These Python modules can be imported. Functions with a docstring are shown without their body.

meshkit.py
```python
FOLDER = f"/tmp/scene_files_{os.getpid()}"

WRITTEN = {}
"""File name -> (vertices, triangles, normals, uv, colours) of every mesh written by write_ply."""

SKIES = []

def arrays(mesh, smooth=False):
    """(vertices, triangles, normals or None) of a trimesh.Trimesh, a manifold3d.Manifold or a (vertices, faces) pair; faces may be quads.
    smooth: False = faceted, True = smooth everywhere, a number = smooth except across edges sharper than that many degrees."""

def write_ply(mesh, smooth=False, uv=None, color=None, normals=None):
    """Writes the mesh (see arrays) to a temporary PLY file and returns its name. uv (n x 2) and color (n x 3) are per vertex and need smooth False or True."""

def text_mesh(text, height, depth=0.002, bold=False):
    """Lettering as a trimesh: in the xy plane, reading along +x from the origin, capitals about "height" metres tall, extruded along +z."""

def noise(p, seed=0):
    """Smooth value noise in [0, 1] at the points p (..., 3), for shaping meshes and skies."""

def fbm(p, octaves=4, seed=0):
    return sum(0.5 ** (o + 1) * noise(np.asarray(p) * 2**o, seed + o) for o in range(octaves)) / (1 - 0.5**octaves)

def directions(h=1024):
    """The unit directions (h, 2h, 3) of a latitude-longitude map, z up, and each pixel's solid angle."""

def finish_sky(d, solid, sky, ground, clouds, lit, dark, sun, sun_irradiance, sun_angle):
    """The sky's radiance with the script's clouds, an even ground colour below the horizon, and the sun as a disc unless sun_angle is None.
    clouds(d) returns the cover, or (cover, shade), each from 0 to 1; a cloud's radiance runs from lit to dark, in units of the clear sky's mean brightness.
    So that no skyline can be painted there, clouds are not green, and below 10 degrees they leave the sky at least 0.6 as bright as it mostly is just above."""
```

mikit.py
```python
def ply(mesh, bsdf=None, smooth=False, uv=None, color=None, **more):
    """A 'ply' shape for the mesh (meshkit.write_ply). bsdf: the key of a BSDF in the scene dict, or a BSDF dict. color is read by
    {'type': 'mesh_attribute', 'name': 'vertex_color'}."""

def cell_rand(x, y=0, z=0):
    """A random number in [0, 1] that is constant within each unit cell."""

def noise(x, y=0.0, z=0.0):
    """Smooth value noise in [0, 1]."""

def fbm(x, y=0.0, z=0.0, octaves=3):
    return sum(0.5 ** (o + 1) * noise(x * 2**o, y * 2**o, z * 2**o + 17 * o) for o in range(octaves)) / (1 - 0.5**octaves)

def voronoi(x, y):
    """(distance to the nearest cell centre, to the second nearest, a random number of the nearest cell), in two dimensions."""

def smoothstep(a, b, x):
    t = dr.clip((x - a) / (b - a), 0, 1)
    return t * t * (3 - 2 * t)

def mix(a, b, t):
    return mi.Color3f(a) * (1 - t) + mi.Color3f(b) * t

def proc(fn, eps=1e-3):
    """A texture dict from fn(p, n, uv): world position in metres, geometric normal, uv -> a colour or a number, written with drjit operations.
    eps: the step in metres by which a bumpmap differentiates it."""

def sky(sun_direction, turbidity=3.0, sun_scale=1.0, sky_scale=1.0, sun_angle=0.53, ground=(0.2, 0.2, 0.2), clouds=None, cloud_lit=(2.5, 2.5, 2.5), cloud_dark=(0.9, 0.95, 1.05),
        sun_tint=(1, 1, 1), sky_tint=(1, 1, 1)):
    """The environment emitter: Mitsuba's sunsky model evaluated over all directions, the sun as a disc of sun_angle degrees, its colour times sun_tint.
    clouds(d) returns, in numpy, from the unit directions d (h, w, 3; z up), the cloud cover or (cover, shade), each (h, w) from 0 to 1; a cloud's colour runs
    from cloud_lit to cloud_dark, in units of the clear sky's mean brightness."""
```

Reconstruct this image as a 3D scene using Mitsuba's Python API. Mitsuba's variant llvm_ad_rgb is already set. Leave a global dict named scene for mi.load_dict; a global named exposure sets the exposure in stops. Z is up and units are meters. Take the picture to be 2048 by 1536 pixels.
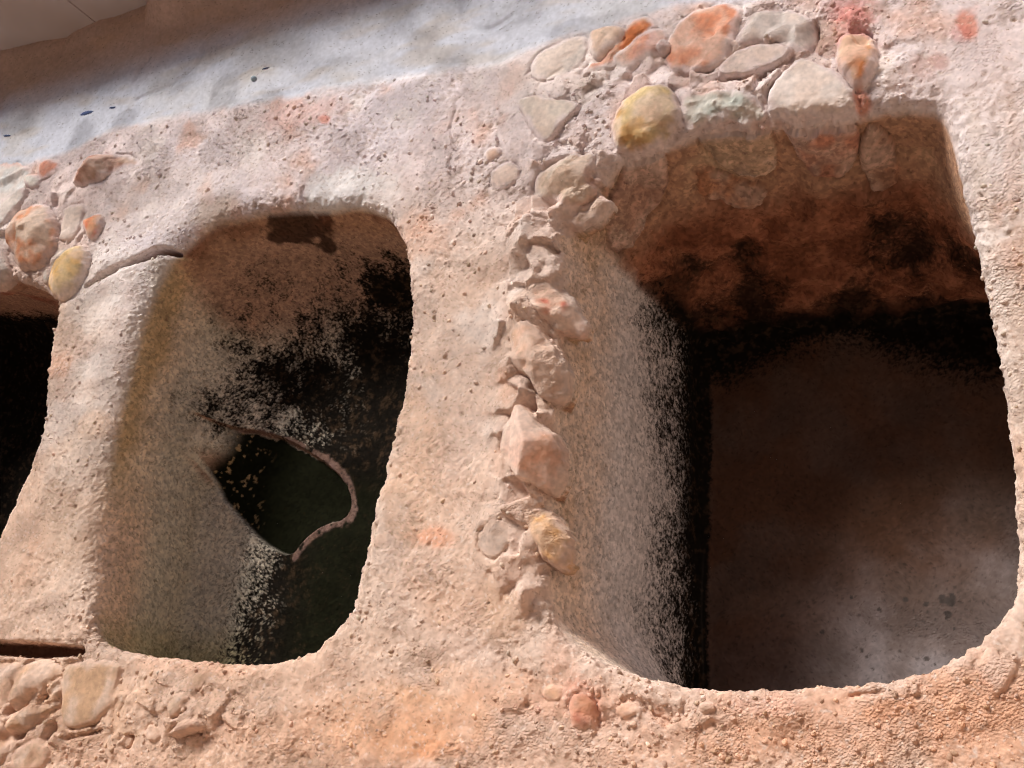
import math, numpy as np, trimesh, shapely, mitsuba as mi, mikit, meshkit
from concurrent.futures import ThreadPoolExecutor
from scipy import ndimage
from scipy.spatial import cKDTree

# ------------------------------------------------------------------ camera, light, exposure
# Wall coordinates are world coordinates: x along the wall, y into the wall, z up; the ground is z = 0 and the wall face y = 0.
T = mi.ScalarTransform4f
EYE = np.array([0.0, -2.0, 1.55])
FWD = np.array([-0.44128748, 0.83658983, 0.32462718])
UPV = np.array([0.07819859, -0.32452912, 0.9426377])
exposure = 2.3
scene, labels = {'type': 'scene'}, {}
scene['camera'] = {'type': 'perspective', 'fov': 54.5429, 'fov_axis': 'x', 'near_clip': 0.05, 'far_clip': 2000.0,
                   'to_world': T().look_at(origin=EYE.tolist(), target=(EYE + FWD).tolist(), up=UPV.tolist())}
scene['sky'] = mikit.sky([-0.46, -0.66, 0.73], turbidity=3, sun_scale=0.85, sky_scale=0.75, sun_angle=16, sun_tint=(0.84, 0.97, 1.23), ground=(0.30, 0.24, 0.18))

# ------------------------------------------------------------------ outlines in wall metres (x, z)
LEFT_OPENING = [(-2.292, 2.866), (-2.221, 2.919), (-2.141, 2.969), (-2.024, 2.983), (-1.887, 2.975), (-1.8, 2.96), (-1.715, 2.939), (-1.617, 2.93), (-1.535, 2.896), (-1.472, 2.841), (-1.435, 2.773), (-1.403, 2.679), (-1.382, 2.588), (-1.371, 2.474), (-1.379, 2.364), (-1.389, 2.27), (-1.399, 2.179), (-1.414, 2.076), (-1.425, 1.952), (-1.44, 1.854), (-1.458, 1.782), (-1.506, 1.722), (-1.56, 1.682), (-1.624, 1.662), (-1.756, 1.65), (-1.923, 1.651), (-2.101, 1.658), (-2.226, 1.672), (-2.3, 1.696), (-2.329, 1.791), (-2.358, 1.931), (-2.376, 2.077), (-2.383, 2.229), (-2.376, 2.385), (-2.369, 2.546), (-2.346, 2.71), (-2.319, 2.809)]
RIGHT_OPENING = [(-0.812, 2.918), (-0.728, 2.929), (-0.652, 2.945), (-0.603, 2.958), (-0.517, 2.945), (-0.435, 2.933), (-0.345, 2.919), (-0.241, 2.915), (-0.193, 2.923), (-0.121, 2.916), (-0.072, 2.899), (-0.054, 2.858), (-0.046, 2.764), (-0.039, 2.644), (-0.028, 2.528), (-0.022, 2.417), (-0.012, 2.309), (-0.006, 2.207), (-0.003, 2.108), (-0.002, 2.013), (-0.003, 1.921), (-0.012, 1.858), (-0.036, 1.804), (-0.08, 1.755), (-0.14, 1.715), (-0.208, 1.69), (-0.296, 1.675), (-0.387, 1.666), (-0.482, 1.659), (-0.581, 1.655), (-0.685, 1.665), (-0.794, 1.689), (-0.876, 1.727), (-0.921, 1.772), (-0.938, 1.837), (-0.944, 1.925), (-0.953, 2.038), (-0.953, 2.156), (-0.949, 2.277), (-0.944, 2.403), (-0.94, 2.533), (-0.935, 2.612), (-0.951, 2.697), (-0.931, 2.763), (-0.868, 2.836)]
DARK_OPENING = [(-2.751, 2.752), (-2.775, 2.621), (-2.751, 2.48), (-2.692, 2.326), (-2.7, 2.212), (-2.753, 2.103), (-2.788, 2.01), (-2.852, 1.811), (-3.439, 1.771), (-4.00548, 2.126), (-3.99296, 2.752), (-3.98778, 3.011), (-3.414, 2.965), (-3.118, 2.907), (-2.914, 2.837)]
BAND_LINE = [(-4.031, 3.321), (-3.465, 3.384), (-3.291, 3.377), (-3.119, 3.358), (-2.912, 3.367), (-2.701, 3.413), (-2.461, 3.399), (-2.236, 3.386), (-1.962, 3.358), (-1.691, 3.342), (-1.546, 3.332), (-1.405, 3.313), (-1.176, 3.287), (-1.085, 3.307), (-0.982, 3.322), (-0.88, 3.318), (-0.783, 3.329), (-0.674, 3.322), (-0.482, 3.292), (-0.303, 3.272), (-0.031, 3.256), (0.263, 3.264)]
HOLE = [(-2.378, 2.439), (-2.301, 2.408), (-2.16, 2.395), (-2.038, 2.347), (-1.928, 2.287), (-1.846, 2.228), (-1.806, 2.156), (-1.822, 2.105), (-1.904, 2.091), (-1.973, 2.045), (-2.011, 1.991), (-2.095, 2.015), (-2.188, 2.076), (-2.263, 2.135), (-2.341, 2.195), (-2.378, 2.3)]
SEAMS = [[(-2.366, 2.404), (-2.271, 2.407), (-2.145, 2.391), (-2.03, 2.347), (-1.943, 2.303), (-1.884, 2.275), (-1.812, 2.205), (-1.797, 2.13), (-1.809, 2.093), (-1.886, 2.085), (-1.942, 2.058), (-1.978, 2.021), (-1.995, 1.988)]]
POST = [(-2.272, 2.871), (-2.385, 2.853), (-2.509, 2.827), (-2.609, 2.782), (-2.693, 2.754), (-2.893, 2.706), (-3.575, 2.666), (-3.122, 1.651), (-2.306, 1.682), (-2.296, 2.224), (-2.109, 2.746)]
SLOT = [(-3.391, 1.673), (-2.661, 1.666), (-2.533, 1.665), (-2.331, 1.668), (-2.311, 1.655), (-2.331, 1.637), (-2.52, 1.628), (-2.647, 1.628), (-3.363, 1.615)]
VOID = [(-2.632, 2.814), (-2.52, 2.85), (-2.425, 2.881), (-2.378, 2.895), (-2.331, 2.896), (-2.295, 2.885), (-2.3, 2.874), (-2.351, 2.873), (-2.413, 2.863), (-2.512, 2.838), (-2.594, 2.809)]
CRACKS = [([(-2.648, 2.798), (-2.588, 2.826), (-2.515, 2.848), (-2.44, 2.858), (-2.377, 2.866)], 0.009, 0.03),
    ([(-1.812, 3.012), (-1.814, 2.982), (-1.789, 2.928), (-1.772, 2.876)], 0.006, 0.008),
    ([(-0.898, 3.005), (-0.929, 2.95)], 0.003, 0.004),
    ([(-1.025, 3.111), (-0.954, 3.112)], 0.004, 0.006),
    ([(-1.004, 3.11), (-1.005, 3.034)], 0.003, 0.005),
    ([(-0.967, 3.102), (-0.969, 3.071)], 0.003, 0.005),
    ([(-1.03, 3.18), (-0.981, 3.207)], 0.004, 0.006),
    ([(-1.085, 3.218), (-1.063, 3.252)], 0.003, 0.005),
    ([(-0.662, 3.109), (-0.618, 3.102), (-0.58, 3.092), (-0.543, 3.111)], 0.004, 0.008),
    ([(-0.562, 3.065), (-0.494, 3.06)], 0.005, 0.012),
    ([(-1.072, 2.784), (-1.013, 2.759), (-0.971, 2.749)], 0.003, 0.005),
    ([(-0.92, 2.764), (-0.892, 2.777), (-0.864, 2.81)], 0.005, 0.014),
    ([(-1.3, 3.181), (-1.314, 3.095), (-1.289, 3.042), (-1.308, 2.974)], 0.005, 0.004),
    ([(-2.105, 1.606), (-2.107, 1.561), (-2.132, 1.51)], 0.004, 0.004),
    ([(-2.55, 1.477), (-2.498, 1.506)], 0.016, 0.03),
    ([(-2.441, 1.458), (-2.383, 1.494)], 0.014, 0.025),
    ([(-2.537, 1.411), (-2.481, 1.429)], 0.018, 0.03),
    ([(-2.388, 1.419), (-2.373, 1.449)], 0.016, 0.03),
    ([(-2.367, 1.505), (-2.355, 1.528)], 0.01, 0.02),
    ([(-2.433, 1.524), (-2.375, 1.56)], 0.01, 0.02),
    ([(-2.091, 1.429), (-2.084, 1.442)], 0.014, 0.02),
    ([(-1.926, 1.461), (-1.847, 1.475)], 0.006, 0.012),
    ([(-2.312, 1.425), (-2.189, 1.454)], 0.007, 0.012),
    ([(-1.936, 1.498), (-1.892, 1.525)], 0.005, 0.01),
    ([(-1.879, 1.574), (-1.855, 1.618)], 0.004, 0.006),
    ([(-0.297, 1.651), (-0.235, 1.662)], 0.006, 0.008)]
SCRATCH = [[(-2.63, 3.519), (-2.565, 3.528), (-2.486, 3.539), (-2.423, 3.564), (-2.381, 3.606), (-2.369, 3.652)],
    [(-2.673, 3.607), (-2.665, 3.647), (-2.632, 3.687)],
    [(-1.335, 3.579), (-1.328, 3.514), (-1.31, 3.467), (-1.273, 3.429), (-1.232, 3.412), (-1.196, 3.421), (-1.164, 3.439)]]
BUMPS = [(((-1.018), (2.721), 9.09, -2.72, -4.72, -9.14), 0.03), (((-0.95), (2.641), 12.38, 0.83, -1.96, -13.31), 0.03), (((-1.023), (2.53), 14.68, 1.18, -1.54, -12.44), 0.03), (((-1.039), (2.386), 16.5, 1.39, -0.92, -9.66), 0.028), (((-1.021), (2.172), 17.05, 1.43, -0.51, -9.67), 0.03), (((-1.067), (2.101), 12.67, 1.16, -0.27, -6.93), 0.012), (((-1.029), (1.971), 14.26, 1.25, -0.15, -10.86), 0.026), (((-0.947), (1.97), 32.29, 2.4, -0.16, -12.62), 0.02), (((-0.968), (1.836), 12.85, -4.19, -8.91, -29.35), 0.028), (((-1.052), (1.937), 15.61, 1.45, -0.11, -17.49), 0.012), (((-0.925), (2.876), 8.74, 4.81, 4.12, -9.6), 0.02), (((-1.022), (3.06), 8.92, 6.53, 5.5, -7.76), 0.012), (((-1.145), (2.949), 7.45, 0.69, -1.89, -9.39), 0.006), (((-0.736), (3.174), 4.79, 1.56, 1.03, -6.78), 0.012), (((-0.376), (3.064), 5.43, -0.08, -2.09, -7.94), 0.014), (((-0.554), (2.989), 8.31, 0.58, -3.14, -20.22), 0.02), (((-2.69), (3.251), 5.6, 4.34, 2.2, -10.75), 0.02), (((-2.546), (2.877), 6.21, 5.01, 5.11, -20.45), 0.01), (((-2.929), (3.03), 4.39, 1.47, -0.76, -4.68), 0.012), (((-1.892), (1.489), 11.6, 5.83, 4.77, -23.64), 0.016), (((-1.914), (1.548), 8.13, 8.98, 8.44, -16.06), 0.012), (((-2.114), (1.511), 11.06, 3.12, 0.86, -13.38), 0.004), (((-2.499), (1.566), 6.69, 8.61, 6.89, -13.96), 0.016), (((-2.502), (1.46), 9.91, 13.24, 9.63, -19.09), 0.015), (((-2.139), (1.598), 9.07, 2.54, 1.3, -26.09), -0.006), (((-0.813), (1.613), 14.99, 0.87, 1.48, -25.29), 0.01), (((-0.444), (1.617), 8.74, 0.75, 4.04, -27.51), 0.008), (((-0.219), (1.649), 19.55, -0.9, 1.39, -23.05), 0.008), (((-0.051), (1.709), 25.21, -1.83, 1.12, -23.56), 0.008), (((-0.04), (2.621), 43.08, -0.32, -0.25, -2.88), 0.0), (((-0.738), (1.647), 6.56, -0.99, -3.56, -33.59), 0.008), (((-1.755), (1.499), 7.85, 1.73, 1.0, -14.36), 0.006), (((-1.52), (1.549), 5.68, 1.01, 0.94, -14.83), 0.004), (((-1.277), (1.809), 7.27, 0.95, 0.1, -5.78), 0.004), (((-0.667), (3.03), 56.24, 1.54, -16.56, -68.95), -0.012), (((-0.61), (3.029), 51.11, 8.52, -3.1, -76.27), -0.016), (((-0.494), (2.998), 52.36, 0.0, -21.5, -89.29), -0.012), (((-0.554), (2.961), 45.83, 0.73, -18.19, -79.65), -0.012), (((-1.844), (2.846), 7.74, 1.48, -4.46, -27.81), 0.0)]
STAINS_AND_LIGHT = [(((-0.25), (3.141), 20.06, -0.65, -3.41, -11.88), (196, 112, 104), 0.75),
    (((-0.249), (3.183), 14.95, -0.45, -5.24, -17.64), (200, 126, 116), 0.6),
    (((-0.007), (3.071), 46.4, 8.93, 4.58, -24.43), (206, 110, 72), 0.8),
    (((-0.023), (3.049), 38.35, -2.52, -10.66, -37.91), (180, 90, 80), 0.5),
    (((-0.067), (2.989), 41.23, -2.33, -9.18, -34.82), (176, 112, 96), 0.6),
    (((-0.098), (2.978), 32.65, -1.78, -6.68, -25.54), (170, 110, 90), 0.4),
    (((-1.867), (3.271), 5.94, 2.12, -1.21, -17.67), (220, 166, 150), 0.5),
    (((-1.765), (3.23), 38.23, 6.43, -10.77, -47.27), (222, 120, 90), 0.7),
    (((-1.388), (2.781), 10.49, 1.35, -1.78, -11.02), (222, 170, 140), 0.45),
    (((-1.667), (2.972), 6.78, 2.9, 0.91, -14.08), (232, 228, 226), 0.9),
    (((-1.717), (2.948), 13.97, 2.42, -3.68, -20.28), (236, 232, 232), 0.95),
    (((-2.167), (2.994), 8.06, 5.73, 6.42, -25.93), (228, 218, 208), 0.7),
    (((-2.33), (2.811), 15.5, -1.09, -4.03, -11.81), (236, 226, 214), 0.9),  # white lime, also painting the sunlit lip of the middle niche
    (((-2.352), (2.577), 15.07, 0.04, -1.24, -4.76), (228, 218, 206), 0.65),
    (((-2.29), (2.737), 20.29, -1.04, -3.19, -10.04), (240, 232, 220), 0.5),
    (((-2.358), (2.227), 15.87, 1.61, -0.71, -4.76), (224, 212, 200), 0.4),
    (((-2.459), (2.08), 5.17, 0.34, -0.5, -3.4), (212, 190, 170), 0.4),
    (((-1.527), (3.322), 6.88, 1.64, -8.51, -56.08), (238, 232, 234), 0.85),
    (((-1.029), (3.156), 7.57, 0.56, -2.61, -10.58), (226, 212, 204), 0.5),
    (((-1.195), (2.045), 5.2, 0.59, -0.09, -3.3), (222, 184, 158), 0.5),
    (((-1.324), (2.175), 11.43, 1.5, -0.24, -4.86), (226, 186, 156), 0.5),
    (((-1.226), (1.956), 18.2, 2.22, -0.35, -38.21), (222, 140, 96), 0.55),
    (((-1.025), (1.781), 12.71, -4.11, -4.23, -14.79), (196, 152, 116), 0.5),
    (((-1.296), (1.552), 4.37, 0.61, 0.87, -13.28), (226, 172, 132), 0.5),
    (((-1.189), (1.538), 5.89, 3.46, 5.46, -14.41), (226, 160, 112), 0.45),
    (((-1.315), (1.497), 3.71, 0.54, 1.78, -23.5), (224, 164, 122), 0.4),
    (((-1.249), (1.598), 15.06, 1.98, 2.42, -42.05), (230, 166, 112), 0.5),
    (((-1.158), (1.489), 13.19, 1.55, 3.82, -48.57), (226, 150, 102), 0.5),
    (((-0.903), (1.608), 4.32, -0.38, -1.23, -19.85), (228, 166, 134), 0.6),
    (((-1.084), (1.618), 6.68, 0.68, 1.05, -19.05), (234, 196, 166), 0.5),
    (((-0.298), (1.609), 3.12, 0.23, 2.45, -14.29), (224, 166, 132), 0.75),
    (((-0.08), (1.632), 7.88, -0.54, 0.61, -9.25), (222, 160, 122), 0.75),
    (((-0.228), (1.631), 18.84, 3.21, 12.15, -44.01), (206, 126, 70), 0.55),
    (((-0.444), (1.626), 10.57, -0.05, 3.12, -50.02), (226, 176, 158), 0.6),
    (((-0.579), (1.553), 4.02, 0.07, 1.37, -18.16), (226, 176, 146), 0.5),
    (((-0.829), (1.612), 22.29, 1.3, 1.52, -25.23), (206, 110, 80), 0.6),
    (((-0.898), (1.7), 28.57, 1.94, 1.04, -24.2), (206, 140, 108), 0.4),
    (((0.056), (2.684), 50.64, -1.14, -0.42, -3.93), (214, 176, 156), 0.35),
    (((-0.001), (2.457), 43.3, 0.63, -0.03, -3.54), (226, 210, 200), 0.6),
    (((-0.006), (2.72), 59.93, 2.49, -0.09, -5.27), (230, 214, 204), 0.5),
    (((-0.001), (2.108), 85.49, -2.54, 0.04, -4.32), (226, 206, 196), 0.5),
    (((-0.072), (1.751), 16.49, 9.85, 18.62, -24.85), (196, 160, 140), 0.4),
    (((-0.784), (3.028), 16.32, -5.08, -7.38, -11.79), (216, 150, 110), 0.4),
    (((-0.235), (2.933), 51.93, -1.8, -8.11, -34.44), (206, 110, 60), 0.8),
    (((-2.742), (2.688), 5.29, 1.72, -1.09, -9.38), (206, 180, 156), 0.3),
    (((-2.467), (2.311), 11.69, 3.53, -1.33, -21.06), (216, 176, 146), 0.5),
    (((-2.499), (1.566), 4.05, 1.4, 0.63, -12.38), (204, 162, 130), 0.6),
    (((-2.205), (1.505), 3.57, 1.07, 0.72, -11.32), (204, 166, 134), 0.6),
    (((-1.936), (1.498), 4.53, 1.15, 0.8, -11.9), (216, 184, 164), 0.4),
    (((-1.918), (1.633), 4.51, 0.57, -0.84, -45.35), (218, 168, 140), 0.6),
    (((-1.54), (1.491), 4.25, 0.78, 1.33, -18.0), (228, 180, 150), 0.5),
    (((-1.052), (3.274), 4.45, 0.34, -2.76, -10.25), (222, 206, 198), 0.4),
    (((-2.376), (3.067), 2.9, 1.86, 0.91, -6.74), (216, 200, 190), 0.5),
    (((-0.556), (3.14), 5.75, 0.06, -3.05, -11.36), (220, 190, 176), 0.3)]
RUBBLE_ZONES = [((-0.709), (3.151), 3.9, 0.91, 0.25, -10.65),
    ((-0.94), (2.893), 9.93, 5.48, 3.49, -8.17),
    ((-2.963), (3.055), 4.35, 1.48, -0.84, -5.11),
    ((-2.447), (1.477), 3.31, 1.13, 0.5, -7.65),
    ((-0.387), (3.123), 5.72, -0.08, -2.14, -7.8),
    ((-1.0), (2.54), 17.59, 1.34, -0.39, -3.11),
    ((-0.974), (2.039), 18.91, 1.48, -0.11, -4.3),
    ((-0.757), (1.597), 4.62, -0.23, -0.3, -20.6),
    ((-1.856), (1.515), 5.04, 1.2, 0.92, -14.03)]
FLECKS = [[(-2.93, 3.524), (-2.897, 3.533), (-2.837, 3.521), (-2.861, 3.514), (-2.907, 3.514)],
    [(-3.357, 3.527), (-3.323, 3.526), (-3.273, 3.515), (-3.313, 3.515)],
    [(-2.104, 3.5), (-2.071, 3.499), (-2.006, 3.495), (-2.049, 3.495)],
    [(-2.786, 3.517), (-2.756, 3.517), (-2.719, 3.51), (-2.748, 3.509)]]
PEBBLE = (-2.0953, 3.4665)
EAVE_LINE = [(-7.0, 0.0), (-4.35, -0.023), (-4.178, -0.027), (-3.862, 0.005), (-3.664, 0.009), (-3.475, 0.013), (-3.37, 0.003), (-3.236, -0.005), (-3.127, -0.027), (-3.079, -0.014), (-3.002, -0.007), (-2.917, -0.002), (-2.848, -0.011), (-2.776, -0.009), (-2.681, -0.005), (-2.567, 0.084), (-2.393, 0.079), (-2.179, 0.065), (-1.934, 0.05), (-1.636, 0.019), (3.0, 0.0)]
EAVE_JOINT = -2.945
BACK_SPOTS = [((-0.1834, 1.9414), 0.016), ((-0.1605, 1.9356), 0.014), ((-0.1681, 1.9044), 0.014), ((-0.1746, 1.8919), 0.01), ((-0.1565, 1.8679), 0.008), ((-0.2192, 1.9308), 0.009), ((-0.1541, 1.9457), 0.01), ((-0.2266, 1.7923), 0.01), ((-0.2064, 1.7811), 0.007), ((-0.2332, 1.7775), 0.007), ((-0.2458, 1.8739), 0.008), ((-0.3814, 1.8045), 0.01), ((-0.3696, 1.7925), 0.008), ((-0.3344, 1.9133), 0.007), ((-0.2689, 1.94), 0.008), ((-0.4018, 1.9443), 0.008), ((-0.3585, 1.762), 0.006), ((-0.3119, 1.7276), 0.006), ((-0.4804, 1.8519), 0.006), ((-0.5842, 1.8883), 0.006)]
CEIL_STONES = [{'o': [(-0.596, -0.08), (-0.53, -0.085), (-0.467, -0.062), (-0.438, 0.008), (-0.445, 0.121), (-0.471, 0.185), (-0.524, 0.173), (-0.602, 0.091), (-0.623, 0.012)], 'h': 0.01, 'c': (205, 176, 150)},
    {'o': [(-0.39, -0.029), (-0.319, -0.024), (-0.261, 0.011), (-0.249, 0.097), (-0.266, 0.159), (-0.322, 0.192), (-0.377, 0.168), (-0.401, 0.112), (-0.408, 0.041)], 'h': 0.016, 'c': (190, 130, 108)},
    {'o': [(-0.24, 0.056), (-0.195, 0.083), (-0.172, 0.168), (-0.193, 0.255), (-0.241, 0.268), (-0.265, 0.194)], 'h': 0.012, 'c': (190, 146, 122)},
    {'o': [(-0.799, 0.024), (-0.737, -0.004), (-0.694, 0.06), (-0.744, 0.172), (-0.84, 0.253), (-0.894, 0.206), (-0.88, 0.113)], 'h': 0.014, 'c': (196, 156, 138)},
    {'o': [(-0.632, 0.106), (-0.562, 0.175), (-0.489, 0.21), (-0.522, 0.273), (-0.607, 0.25), (-0.671, 0.196)], 'h': 0.01, 'c': (186, 132, 100)}]
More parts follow.
